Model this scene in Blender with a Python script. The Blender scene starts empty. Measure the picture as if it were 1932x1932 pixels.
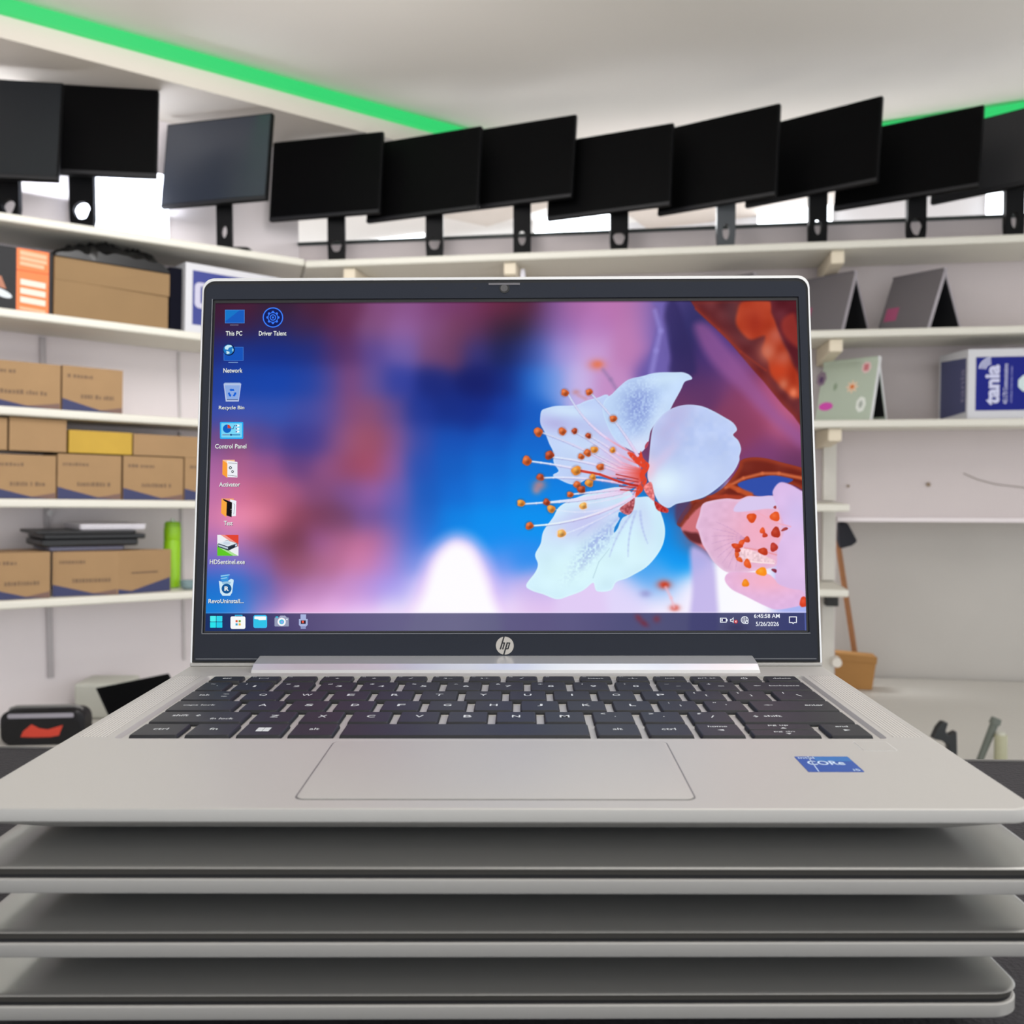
import bpy, math, random
import numpy as np
from mathutils import Matrix, Vector

random.seed(4)
SC = bpy.context.scene
COL = SC.collection
PI = math.pi
CH = 1.35                    # height of the lens above the floor, metres

# ------------------------------------------------------------------ camera, world, lamps, exposure
FPX, PITCH, ROLL = 1806.0, 0.0445, -0.0029
cd = bpy.data.cameras.new('camera')
cam = bpy.data.objects.new('camera', cd); COL.objects.link(cam)
cd.sensor_width = 36.0; cd.lens = FPX / 1932 * 36
cd.clip_start = 0.01; cd.clip_end = 60
SURVEY = Matrix.Translation((0, 0, CH)) @ Matrix.Rotation(PI/2 - PITCH, 4, 'X') @ Matrix.Rotation(ROLL, 4, 'Z')   # where the photograph was taken
cam.matrix_world = SURVEY
cd.dof.use_dof = True; cd.dof.focus_distance = 0.43; cd.dof.aperture_fstop = 20
SC.camera = cam
SC.view_settings.view_transform = 'Standard'
SC.view_settings.look = 'None'
SC.view_settings.exposure = 0.0
SC.view_settings.gamma = 1.0
SC.view_settings.use_curve_mapping = False

w = bpy.data.worlds.new('world'); SC.world = w; w.use_nodes = True
w.node_tree.nodes['Background'].inputs[0].default_value = (0.93, 0.96, 1.0, 1)
w.node_tree.nodes['Background'].inputs[1].default_value = 1.75

def lamp(name, loc, size, power, color=(1, 1, 1), rot=(0, 0, 0), sizey=None):
    l = bpy.data.lights.new(name, 'AREA'); l.energy = power; l.color = color
    l.shape = 'RECTANGLE'; l.size = size; l.size_y = sizey or size
    o = bpy.data.objects.new(name, l); COL.objects.link(o)
    o.location = loc; o.rotation_euler = rot
    return o
lamp('ceiling_light_over_desk', (0.5, 0.9, CH + 1.38), 1.0, 11, (1, .98, .95))
lamp('ceiling_light_over_shop', (-0.6, 2.3, CH + 1.38), 1.2, 34, (1, .98, .97), (math.radians(45), 0, math.radians(32)))
lamp('ceiling_light_behind', (0.6, -1.2, CH + 1.35), 1.6, 20, (1, .97, .93), (math.radians(-25), 0, 0))
def globe(name, loc, r, power, color=(1, 1, 1)):
    l = bpy.data.lights.new(name, 'POINT'); l.energy = power; l.color = color; l.shadow_soft_size = r
    o = bpy.data.objects.new(name, l); COL.objects.link(o); o.location = loc
globe('added_fill_front', (0.9, 0.5, CH + .8), .14, 11, (1, .96, .92))  # unseen point light added as fill for desk and ceiling
globe('added_fill_left', (-1.1, 2.1, CH + 1.1), .12, 5, (1, .98, .96))  # unseen point light added to brighten the ceiling on the left
lamp('rear_space_light', (1.0, 4.75, CH + 1.2), 2.4, 75, (.96, .98, 1), sizey=.5)

# ------------------------------------------------------------------ survey: where a sight line meets a plane of the room
def ray(px, py):
    a, b = px - 966, py - 966
    c, s = math.cos(ROLL), math.sin(ROLL)
    u, v = (a*c + b*s) / FPX, (-a*s + b*c) / FPX
    return Vector((u, math.cos(PITCH) - v*math.sin(PITCH), -math.sin(PITCH) - v*math.cos(PITCH)))
def at(px, py, Y):
    r = ray(px, py); return r * (Y / r.y) + Vector((0, 0, CH))
def atz(px, py, z):
    r = ray(px, py); return r * ((z - CH) / r.z) + Vector((0, 0, CH))
def frame(O, yaw, slope=0.0):
    U = Vector((math.cos(yaw), math.sin(yaw), slope)).normalized()
    V = Vector((-math.sin(yaw), math.cos(yaw), 0))
    W = U.cross(V)
    m = Matrix.Identity(4)
    for i, a in enumerate((U, V, W)):
        for j in range(3): m[j][i] = a[j]
    m.translation = O
    return m
CORNER = at(575, 487, 4.0); CORNER.z = CH
FL0 = frame(CORNER, math.radians(90 - 49.8))             # left shelves: u along them, v into the wall, w up
FL = frame(CORNER, math.radians(90 - 49.8), -0.033)
FB = frame(CORNER, math.radians(81.4 - 90))               # back shelves
def on(fr, px, py, v=0.0):
    """sight line through the photo point, met with the plane v of a wall frame -> (u, w)"""
    inv = fr.inverted()
    o = inv @ Vector((0, 0, CH)); d = inv.to_3x3() @ ray(px, py)
    p = o + d * ((v - o.y) / d.y)
    return p.x, p.z

# ------------------------------------------------------------------ materials
def s2l(c):
    c = c / 255.0
    return c / 12.92 if c <= 0.04045 else ((c + 0.055) / 1.055) ** 2.4
MATS = {}
def mat(name, rgb=(200, 200, 200), rough=0.6, metal=0.0, spec=0.5, emit=0.0, noise=0.0, nscale=40, bump=0.0, trans=0.0, coat=0.0):
    if name in MATS: return MATS[name]
    m = bpy.data.materials.new(name); m.use_nodes = True; MATS[name] = m
    nt = m.node_tree; b = nt.nodes['Principled BSDF']
    col = tuple(s2l(c) for c in rgb) + (1,)
    b.inputs['Base Color'].default_value = col
    b.inputs['Roughness'].default_value = rough
    b.inputs['Metallic'].default_value = metal
    b.inputs['Specular IOR Level'].default_value = spec
    if trans: b.inputs['Transmission Weight'].default_value = trans
    if coat: b.inputs['Coat Weight'].default_value = coat
    if emit:
        b.inputs['Emission Color'].default_value = col
        b.inputs['Emission Strength'].default_value = emit
    if noise or bump:
        tc = nt.nodes.new('ShaderNodeTexCoord'); nz = nt.nodes.new('ShaderNodeTexNoise')
        nz.inputs['Scale'].default_value = nscale; nz.inputs['Detail'].default_value = 5
        nt.links.new(tc.outputs['Object'], nz.inputs['Vector'])
        if noise:
            mr = nt.nodes.new('ShaderNodeMapRange')
            mr.inputs['To Min'].default_value = 1 - noise; mr.inputs['To Max'].default_value = 1 + noise
            nt.links.new(nz.outputs['Fac'], mr.inputs['Value'])
            mx = nt.nodes.new('ShaderNodeVectorMath'); mx.operation = 'SCALE'
            mx.inputs[0].default_value = col[:3]
            nt.links.new(mr.outputs['Result'], mx.inputs['Scale'])
            nt.links.new(mx.outputs['Vector'], b.inputs['Base Color'])
        if bump:
            bp = nt.nodes.new('ShaderNodeBump'); bp.inputs['Strength'].default_value = bump
            bp.inputs['Distance'].default_value = 0.002
            nt.links.new(nz.outputs['Fac'], bp.inputs['Height'])
            nt.links.new(bp.outputs['Normal'], b.inputs['Normal'])
    return m
def glow(rgb):
    """a lit pixel colour of the display"""
    name = 'pixel_%02x%02x%02x' % tuple(int(c) for c in rgb)
    if name in MATS: return MATS[name]
    m = bpy.data.materials.new(name); m.use_nodes = True; MATS[name] = m
    nt = m.node_tree; b = nt.nodes['Principled BSDF']
    b.inputs['Base Color'].default_value = (0, 0, 0, 1); b.inputs['Roughness'].default_value = .6
    b.inputs['Specular IOR Level'].default_value = .02
    b.inputs['Emission Color'].default_value = tuple(s2l(c) for c in rgb) + (1,)
    b.inputs['Emission Strength'].default_value = 1.0
    return m

silver = mat('silver_aluminium', (182, 180, 176), .5, .2, .5, bump=.02, nscale=2500)
silver_top = mat('brushed_silver_lid', (165, 165, 163), .33, .7, .5, bump=.02, nscale=2500)
silver_edge = mat('bright_silver_edge', (225, 225, 224), .35, .5)
bezel_m = mat('black_bezel_plastic', (40, 44, 54), .6, 0, .2, noise=.12, nscale=3000)
gasket_m = mat('black_rubber', (16, 16, 19), .6)
key_m = mat('charcoal_key_plastic', (26, 28, 33), .5, 0, .45, bump=.03, nscale=3000)
legend_m = mat('pale_key_legend', (205, 210, 212), .6)
white_wood = mat('white_shelf_laminate', (220, 217, 206), .5, noise=.03, nscale=6)
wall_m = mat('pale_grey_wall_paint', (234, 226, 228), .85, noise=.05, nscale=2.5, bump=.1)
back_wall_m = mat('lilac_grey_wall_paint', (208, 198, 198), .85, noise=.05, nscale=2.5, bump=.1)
cream_m = mat('cream_painted_board', (202, 193, 183), .7, noise=.03, nscale=3)
ceil_m = mat('white_ceiling_paint', (226, 221, 215), .9, noise=.03, nscale=1.5)
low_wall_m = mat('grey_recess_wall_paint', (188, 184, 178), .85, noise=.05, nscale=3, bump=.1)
black_plastic = mat('black_monitor_plastic', (8, 8, 10), .55, 0, .15)
panel_m = mat('dark_monitor_panel', (4, 4, 5), .5, 0, .08)
panel_gloss = mat('grey_reflecting_monitor_panel', (22, 26, 31), .35, 0, .4)
card = mat('brown_cardboard', (160, 128, 91), .85, noise=.07, nscale=12)
card_big = mat('tan_cardboard', (140, 112, 77), .85, noise=.07, nscale=9)
navy_print = mat('navy_print_on_cardboard', (58, 62, 98), .8)
shade_print = mat('brown_print_on_cardboard', (118, 92, 84), .8)
mark_print = mat('faded_black_print', (120, 96, 74), .85)

# ------------------------------------------------------------------ mesh helper
class MB:
    def __init__(s): s.v = []; s.f = []; s.m = []
    def add(s, vs, fs, k=0):
        n = len(s.v); s.v += [tuple(p) for p in vs]
        for f in fs: s.f.append([i + n for i in f]); s.m.append(k)
        return s
    def box(s, a, b, k=0):
        (x0, y0, z0), (x1, y1, z1) = a, b
        return s.add([(x0,y0,z0),(x1,y0,z0),(x1,y1,z0),(x0,y1,z0),(x0,y0,z1),(x1,y0,z1),(x1,y1,z1),(x0,y1,z1)],
              [(0,3,2,1),(4,5,6,7),(0,1,5,4),(1,2,6,5),(2,3,7,6),(3,0,4,7)], k)
    def loft(s, loops, k=0, cap0=True, cap1=True):
        n = len(loops[0]); vs = [p for l in loops for p in l]; fs = []
        for i in range(len(loops) - 1):
            for j in range(n):
                a, b = i*n + j, i*n + (j+1) % n
                fs.append((a, b, b + n, a + n))
        if cap0: fs.append(tuple(range(n - 1, -1, -1)))
        if cap1: fs.append(tuple(range((len(loops) - 1)*n, len(loops)*n)))
        return s.add(vs, fs, k)
    def poly(s, pts, k=0): return s.add(pts, [tuple(range(len(pts)))], k)
    def prism(s, pts, d, k=0):
        """polygon pushed along d"""
        d = Vector(d); return s.loft([[Vector(p) for p in pts], [Vector(p) + d for p in pts]], k)
    def tube(s, p0, p1, r0, r1=None, n=16, k=0):
        r1 = r0 if r1 is None else r1
        p0, p1 = Vector(p0), Vector(p1); d = (p1 - p0).normalized()
        a = d.orthogonal().normalized(); b = d.cross(a)
        L = [[p + (a*math.cos(2*PI*i/n) + b*math.sin(2*PI*i/n))*r for i in range(n)] for p, r in ((p0, r0), (p1, r1))]
        return s.loft(L, k)
    def lathe(s, prof, c=(0, 0, 0), n=28, k=0):
        c = Vector(c)
        return s.loft([[c + Vector((r*math.cos(2*PI*i/n), r*math.sin(2*PI*i/n), z)) for i in range(n)] for r, z in prof], k)
    def build(s, name, mats, parent=None, mw=None, bevel=0.0, smooth=False, seg=2):
        me = bpy.data.meshes.new(name)
        me.from_pydata(s.v, [], s.f); me.validate()
        for m in (mats if isinstance(mats, (list, tuple)) else [mats]): me.materials.append(m)
        if len(me.polygons) == len(s.m): me.polygons.foreach_set('material_index', s.m)
        import bmesh
        bm = bmesh.new(); bm.from_mesh(me); bmesh.ops.recalc_face_normals(bm, faces=bm.faces); bm.to_mesh(me); bm.free()
        o = bpy.data.objects.new(name, me); COL.objects.link(o)
        if parent: o.parent = parent
        if mw is not None:
            if parent: o.matrix_local = mw
            else: o.matrix_world = mw
        if bevel:
            b = o.modifiers.new('bevel', 'BEVEL'); b.width = bevel; b.segments = seg; b.limit_method = 'ANGLE'
            b.angle_limit = math.radians(40)
        if smooth:
            me.polygons.foreach_set('use_smooth', [True]*len(me.polygons))
            me.set_sharp_from_angle(angle=math.radians(35))
        return o
def tag(o, label, cat, group=None):
    o['label'] = label; o['category'] = cat
    if group: o['group'] = group
    return o
def struct(o): o['kind'] = 'structure'; return o
def empty(name, mw, label, cat, group=None):
    o = bpy.data.objects.new(name, None); COL.objects.link(o); o.matrix_world = mw; o.empty_display_size = .02
    return tag(o, label, cat, group)
def T(x, y, z): return Matrix.Translation((x, y, z))

def rrect(x0, x1, y0, y1, z, r, n=6):
    r = max(r, 1e-5); out = []
    for cx, cy, a0 in ((x1 - r, y1 - r, 0), (x0 + r, y1 - r, 90), (x0 + r, y0 + r, 180), (x1 - r, y0 + r, 270)):
        for i in range(n + 1):
            a = math.radians(a0 + 90*i/n); out.append((cx + r*math.cos(a), cy + r*math.sin(a), z))
    return out

def rlid(x0, x1, y0, y1, z, r, n=8):
    """rounded at the two upper corners, nearly square at the hinge"""
    out = []
    for k, (sx, sy, a0) in enumerate(((1, 1, 0), (-1, 1, 90), (-1, -1, 180), (1, -1, 270))):
        rr = r if sy > 0 else min(r, .0008)
        cx = x1 - rr if sx > 0 else x0 + rr; cy = y1 - rr if sy > 0 else y0 + rr
        for i in range(n + 1):
            a = math.radians(a0 + 90*i/n); out.append((cx + rr*math.cos(a), cy + rr*math.sin(a), z))
    return out

def text_mesh(txt, size, bold=0.0, shear=0.0, spacing=1.0):
    cu = bpy.data.curves.new('t', 'FONT'); cu.body = txt; cu.size = size
    cu.align_x = 'CENTER'; cu.align_y = 'CENTER'; cu.offset = bold; cu.shear = shear; cu.space_character = spacing
    cu.resolution_u = 3
    o = bpy.data.objects.new('t', cu); COL.objects.link(o)
    bpy.context.view_layer.update()
    me = bpy.data.meshes.new_from_object(o.evaluated_get(bpy.context.evaluated_depsgraph_get()))
    bpy.data.objects.remove(o); bpy.data.curves.remove(cu)
    return me
def text_obj(name, txt, size, m, parent, mw, width=None, bold=0.0, shear=0.0, spacing=1.0, height=None):
    me = text_mesh(txt, 1.0, bold/size if bold else .012, shear, spacing)
    me.name = name; me.materials.clear(); me.materials.append(m)
    xs = [v.co.x for v in me.vertices]; ys = [v.co.y for v in me.vertices]
    if xs:
        cx, cy = (min(xs) + max(xs))/2, (min(ys) + max(ys))/2
        kx = width / (max(xs) - min(xs)) if width else 1
        ky = height / (max(ys) - min(ys)) if height else (kx if width else 1)
        for v in me.vertices: v.co = ((v.co.x - cx)*kx, (v.co.y - cy)*ky, v.co.z)
    o = bpy.data.objects.new(name, me); COL.objects.link(o)
    if parent: o.parent = parent; o.matrix_local = mw
    else: o.matrix_world = mw
    return o
# ------------------------------------------------------------------ the room
ZS = {'top': .873, 2: .514, 3: .183, 4: -.133, 5: -.483}        # left shelf tops at the corner, above the lens
ZB = {'top': .866, 2: .53, 3: .186, 4: -.137, 5: -.468}
SD, TH = .36, .03
GR = Vector((0, 0, CH))

struct(MB().box((-5, -2.5, -.05), (5, 7, 0)).build('floor', mat('grey_floor_tiles', (205, 202, 196), .5, noise=.06, nscale=4)))
# green cove lines
zl = atz(400, 125, CH + 1).z
def cove_z():
    r = ray(400, 125); inv = FL0.inverted(); o = inv @ Vector((0, 0, CH)); d = inv.to_3x3() @ r
    p = o + d*((-.06 - o.y)/d.y); return (FL0 @ p).z
ZL = cove_z()
ZSOF = ZL - .098
ZC = ZL + .035
struct(MB().box((-6, -3, ZC), (6, 8, ZC + .06)).build('ceiling', ceil_m))
pA, pB = atz(1670, 246, ZL), atz(1932, 207, ZL)
db = (pB - pA).normalized()
L0 = FL0 @ Vector((-3.4, -.06, 0)); L1 = FL0 @ Vector((1, -.06, 0)); dL = (L1 - L0).normalized()
# where the two cove lines meet
A = np.array([[dL.x, -db.x], [dL.y, -db.y]]); t = np.linalg.solve(A, np.array([pA.x - L0.x, pA.y - L0.y]))[0]
K = L0 + dL*t
nL = Vector((-dL.y, dL.x, 0)); nB = Vector((-db.y, db.x, 0))
R1 = Vector((pB.x, pB.y, 0)) + Vector((db.x, db.y, 0))*1.6
def slab(name, p, q, n, depth, z0, z1, m, kind=True):
    p, q = Vector((p.x, p.y, z0)), Vector((q.x, q.y, z0)); n = Vector((n.x, n.y, 0)).normalized()*depth
    o = MB().prism([p, q, q + n, p + n], (0, 0, z1 - z0)).build(name, m)
    return struct(o) if kind else o
slab('trim_left', L0, K, nL, .9, ZSOF, ZC - .001, cream_m)
slab('trim_back', K, R1, nB, .9, ZSOF, ZC - .001, cream_m)
green = mat('green_led_diffuser', (20, 70, 40), .5)
gb_ = green.node_tree.nodes['Principled BSDF']
gb_.inputs['Emission Color'].default_value = (s2l(30), s2l(200), s2l(102), 1); gb_.inputs['Emission Strength'].default_value = 1.0
def strip(name, p, q, n, label):
    n = n.normalized()
    a, b = p - n*.03, q - n*.03
    o = slab(name, a, b, n, .03, ZL - .024, ZL + .024, green, False)
    tag(o, label, 'light strip', 'green light strips along the ceiling edge')
strip('led_strip', L0, K, nL, 'bright green LED strip along the ceiling edge over the left-hand shelves')
strip('led_strip', K, R1, nB, 'green LED strip glimpsed above the rightmost monitors of the back row')

# walls
def wall_box(name, fr, u0, u1, v0, v1, z0, z1, m):
    return struct(MB().box((u0, v0, z0 - CH), (u1, v1, z1 - CH)).build(name, m, mw=fr))
# corner of the two wall planes
inv = FB.inverted()
def meet():
    p = FL0 @ Vector((0, SD, 0)); d = (FL0.to_3x3() @ Vector((1, 0, 0)))
    a = inv @ p; b = inv.to_3x3() @ d
    k = (SD - a.y)/b.y
    return k, a.x + b.x*k
uLc, uBc = meet()
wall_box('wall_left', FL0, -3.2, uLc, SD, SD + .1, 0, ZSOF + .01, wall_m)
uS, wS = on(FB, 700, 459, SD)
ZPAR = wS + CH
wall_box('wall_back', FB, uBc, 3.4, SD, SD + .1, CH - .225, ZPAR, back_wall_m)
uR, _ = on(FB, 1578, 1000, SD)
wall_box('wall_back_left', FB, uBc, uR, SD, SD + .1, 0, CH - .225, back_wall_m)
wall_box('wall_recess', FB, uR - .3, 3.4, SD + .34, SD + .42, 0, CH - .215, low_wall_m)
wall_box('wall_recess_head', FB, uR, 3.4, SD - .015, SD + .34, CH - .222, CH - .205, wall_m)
struct(MB().box((uBc, SD - .012, ZPAR - CH), (3.4, SD + .11, ZPAR - CH + .014)).build('trim_parapet', mat('dark_green_grey_sill', (42, 50, 48), .5), mw=FB))
# the lit space behind the parapet
f0, f1 = K + nB*.85 - db*2.2, R1 + nB*.85
slab('wall_far', Vector((f0.x, f0.y, 0)), Vector((f1.x, f1.y, 0)), nB, .08, CH + .2, ZSOF + .05, mat('white_far_wall_paint', (222, 224, 226), .9))
wall_box('wall_light_block', frame(GR, 0), -3.75, -3.67, -2.2, 1.7, 0, ZC, mat('grey_light_block', (190, 188, 186), .9))  # unseen wall added to cut the light coming in from the left
p_ = FL0 @ Vector((-.95, SD - .07, 0))
lamp('alcove_light', (p_.x, p_.y, CH + 1.04), 1.1, 3.6, (.86, .92, 1), (PI, 0, math.radians(40)), sizey=.08)

# shelves
def shelf(fr, u0, u1, w0, label, group, depth=SD):
    o = MB().box((u0, 0, w0 - TH), (u1, depth - .001, w0)).build('shelf', white_wood, mw=fr, bevel=.008, seg=3)
    return tag(o, label, 'shelf', group)
GL, GB = 'white shelves on the left wall', 'white shelves on the back wall'
MIT = math.tan(math.radians((180 - 131.2)/2))
def shelf_poly(fr, pts, w0, label, group):
    o = MB().prism([(u, v, w0 - TH) for u, v in pts], (0, 0, TH)).build('shelf', white_wood, mw=fr, bevel=.008, seg=3)
    return tag(o, label, 'shelf', group)
uLe = uLc
shelf_poly(FL0, [(-2.6, 0), (-.001, 0), (uLc - .002, SD - .002), (-2.6, SD - .002)], ZS['top'], 'white top shelf on the left wall carrying three monitors', GL)
shelf_poly(FB, [(.001, 0), (3.3, 0), (3.3, SD - .002), (uBc + .002, SD - .002)], ZB['top'], 'long white top shelf on the back wall under the row of black monitors', GB)
names_L = {2: 'white left-wall shelf with the orange-ended box and the big tan carton', 3: 'white left-wall shelf carrying only two printed brown boxes',
           4: 'white left-wall shelf with the yellow box on a row of printed boxes', 5: 'lowest white left-wall shelf with the green bottle and stacked laptops'}
for k in (2, 3, 4, 5):
    shelf_poly(FL, [(-2.6, 0), (-.002, 0), (uLc - .004, SD - .003), (-2.6, SD - .003)], ZS[k], names_L[k], GL)
shelf_poly(FB, [(.001, 0), (3.3, 0), (3.3, SD - .002), (uBc + .002, SD - .002)], ZB[2], 'white back shelf with grey laptops standing like tents', GB)
shelf_poly(FB, [(.001, 0), (3.3, 0), (3.3, SD - .002), (uBc + .002, SD - .002)], ZB[3], 'white back shelf with the sticker-covered laptop and the blue router box', GB)
uE = on(FB, 1604, 952, 0)[0]
shelf_poly(FB, [(.001, 0), (uE, 0), (uE, SD - .002), (uBc + .002, SD - .002)], ZB[4], 'short white back shelf end, upper of two beside the open laptop lid', GB)
shelf_poly(FB, [(.001, 0), (uE, 0), (uE, SD - .002), (uBc + .002, SD - .002)], ZB[5], 'short white back shelf end, lower of two beside the open laptop lid', GB)

# brackets: pale wooden arms under the back shelves
def bracket(px, zk, label, h=.05, wd=.05):
    u = on(FB, px, 600, 0)[0]; z = ZB[zk] - TH
    o = MB().prism([(u - wd/2, .03, z - .001), (u - wd/2, .03, z - h), (u - wd/2, SD - .012, z - h*1.5), (u - wd/2, SD - .012, z - .001)], (wd, 0, 0)).build(
        'shelf_bracket', mat('pale_wood_bracket', (224, 212, 190), .6), mw=FB, bevel=.004)
    tag(o, label, 'bracket', 'pale wooden shelf brackets')
bracket(960, 'top', 'pale wooden bracket under the top shelf above the laptop webcam')
bracket(655, 'top', 'small pale bracket under the top shelf near the left corner')
bracket(1582, 'top', 'pale wooden bracket under the top shelf above the tented laptops')
bracket(1581, 2, 'pale wooden bracket under the shelf holding the tented laptops')
bracket(1581, 3, 'pale wooden bracket below the shelf with the stickered laptop')
# slotted uprights
def upright(fr, px, z0, z1, wd, m, label, v=SD):
    u = on(fr, px, 1000 if fr is FL0 else 870, v)[0]
    b = MB().box((u - wd/2, v - .012, z0 - CH), (u + wd/2, v - .0005, z1 - CH))
    o = b.build('shelf_upright', m, mw=fr)
    tag(o, label, 'shelf rail', 'shelf uprights fixed to the walls')
rail = mat('grey_metal_rail', (182, 176, 178), .5, .2)
gL = FL0.inverted() @ GR
for k, (hi, lo) in enumerate(((2, 3), (3, 4), (4, 5), (5, 6))):
    for px, who in ((88, 'left'), (342, 'right')):
        zt = ZS[hi] - .033*on(FL0, px, 900, SD)[0] - TH - .006 + CH
        zb = (ZS[lo] - .033*on(FL0, px, 900, SD)[0] + .004 + CH) if lo < 6 else CH - .80
        upright(FL0, px, zb, zt, .021 if who == 'left' else .009, rail if who == 'left' else mat('pale_metal_rail', (205, 200, 200), .5, .1),
                '%s grey rail on the left wall below the %s shelf' % ({'left': 'wide', 'right': 'thin'}[who],
                {2: 'carton', 3: 'two-box', 4: 'yellow-box', 5: 'lowest'}[hi]))
post_m = mat('white_painted_post', (206, 202, 194), .6, noise=.08, nscale=20)
for a, b, lab in ((ZB[4], ZB[3], 'white painted post between sticker-laptop shelf and short upper shelf'),
                  (ZB[5], ZB[4], 'white painted post between the two short shelf ends'),
                  (-.95, ZB[5], 'white painted post below the lower short shelf end')):
    u = on(FB, 1562, 1000, SD - .06)[0]
    tag(MB().box((u - .026, SD - .09, a + (.004 if a > -.9 else .004)), (u + .026, SD - .05, b - TH - .004)).build('post', post_m, mw=FB, bevel=.003), lab, 'post', 'white post sections of the back shelving')
# low counter running round under the shelves
ZCT = -.95
counter_m = mat('white_counter_top', (200, 197, 190), .6)
o = MB().prism([(-1.9, -.35, ZCT - .04), (-.12, -.35, ZCT - .04), (uLc - .05, SD - .016, ZCT - .04), (-1.9, SD - .016, ZCT - .04)], (0, 0, .04)).build('counter', counter_m, mw=FL0)
tag(MB().box((-1.9, -.35, -CH + .0), (.0, -.1, ZCT - .04)).build('cabinet', cream_m, mw=FL0), 'low cream base cabinet under the left counter', 'cabinet')
tag(o, 'low white counter below the left shelves, speaker and dark screen on it', 'counter')
c1, c0 = (FB.inverted() @ at(1250, 1440, 2.9)).x, (FB.inverted() @ at(2100, 1440, 2.9)).x
c1 = uR + .012
o = MB().box((c1, -.85, ZCT - .04), (c0 + .4, SD + .32, ZCT)).build('counter', counter_m, mw=FB)
tag(o, 'low white counter in front of the right-hand grey recess wall', 'counter')
tag(MB().box((c1 + .05, -.8, -CH), (c0 + .35, SD + .30, ZCT - .04)).build('cabinet', cream_m, mw=FB), 'low cream base cabinet under the right counter', 'cabinet')
# wall screws, cable
for px, py, r, lab, v in ((1751, 914, .009, 'brown wall plug in the wall right of the laptop lid', SD), (1600, 917, .006, 'small pale wall plug close to the laptop lid edge', SD)):
    u, wz = on(FB, px, py, v)
    tag(MB().tube((u, v - .006, wz), (u, v + .001, wz), r, r*.8).build('wall_plug', mat('brown_plug', (140, 120, 100), .7), mw=FB), lab, 'wall plug')
u, wz = on(FL0, 93, 968, SD - .01)
tag(MB().tube((u, SD - .02, wz), (u, SD - .012, wz), .012, .009).build('screw_cap', mat('white_cap', (225, 222, 222), .4), mw=FL0), 'round white screw cap on the left wall rail', 'screw cap')
b = MB(); pts = [on(FB, x, y, SD - .002) for x, y in ((1818, 893), (1845, 905), (1880, 914), (1932, 920), (1960, 921))]
for (a, c), (d, e) in zip(pts, pts[1:]): b.tube((a, SD - .003, c), (d, SD - .003, e), .0016, n=6)
tag(b.build('wire', mat('beige_wire', (140, 130, 120), .6), mw=FB), 'thin beige wire sagging across the wall on the right', 'wire')

# battens behind the parapet
batt = mat('white_batten_diffuser', (240, 247, 255), .5, emit=5.0)
batt_case = mat('white_batten_case', (225, 225, 225), .5)
for i, (xa, xb, y0, lab) in enumerate(((600, 800, 432, 'glowing white light panel seen between the first two back-row monitor stands'),
                       (1010, 1160, 424, 'glowing white light panel behind the middle monitor stands'),
                       (1430, 1570, 418, 'glowing white light panel behind the sixth back-row monitor stand'),
                       (1860, 2000, 405, 'glowing white light panel at the right end behind the monitors'))):
    Kf = K + nB*.80
    def hit(px, py):
        r = ray(px, py); t = ((Kf.x)*nB.x + (Kf.y)*nB.y) / (r.x*nB.x + r.y*nB.y); return r*t + GR
    p, q = hit(xa, y0), hit(xb, y0)
    r = empty('light_panel', Matrix.Identity(4), lab, 'lamp', 'light panels behind the monitors')
    z0 = (p.z + q.z)/2
    p.z = q.z = z0 - .10
    n = nB.normalized()
    MB().prism([p + n*.005, q + n*.005, q + n*.045, p + n*.045], (0, 0, .22)).build('case', batt_case, r)
    MB().prism([p - n*.01, q - n*.01, q + n*.004, p + n*.004], (0, 0, .22)).build('diffuser', batt, r)
u0, w0 = on(FL0, 138, 430, SD - .03); u1, w1 = on(FL0, 318, 330, SD - .03)
r = empty('light_panel', FL0.copy(), 'large glowing white light panel on the left wall beside the monitor stand', 'lamp')
MB().box((u0, SD - .025, w0 + .01), (u1, SD - .001, w1)).build('case', batt_case, r)
MB().box((u0 + .005, SD - .035, w0 + .015), (u1 - .005, SD - .0255, w1 - .005)).build('diffuser', mat('white_panel_diffuser', (235, 240, 255), .5, emit=5.0), r)
# ------------------------------------------------------------------ monitors
def ring_plate(mb, x0, x1, z0, z1, y0, y1, cx, cz, rx, rz, n=32, k=0):
    """upright plate with an oval hole"""
    out, inn = [], []
    for i in range(n):
        a = 2*PI*i/n; c, s = math.cos(a), math.sin(a)
        hw, hh = (x1 - x0)/2, (z1 - z0)/2
        sc = 1/max(abs(c)/hw if c else 0, abs(s)/hh if s else 0)
        out.append(((x0 + x1)/2 + c*sc, (z0 + z1)/2 + s*sc)); inn.append((cx + rx*c, cz + rz*s))
    vs = [(p[0], y, p[1]) for y in (y0, y1) for L in (out, inn) for p in L]
    fs = []
    for i in range(n):
        j = (i + 1) % n
        fs += [(i, j, n + j, n + i), (2*n + i, 3*n + i, 3*n + j, 2*n + j), (i, 2*n + i, 2*n + j, j), (n + i, n + j, 3*n + j, 3*n + i)]
    mb.add(vs, fs, k)
cam_inv = SURVEY.inverted()
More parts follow.
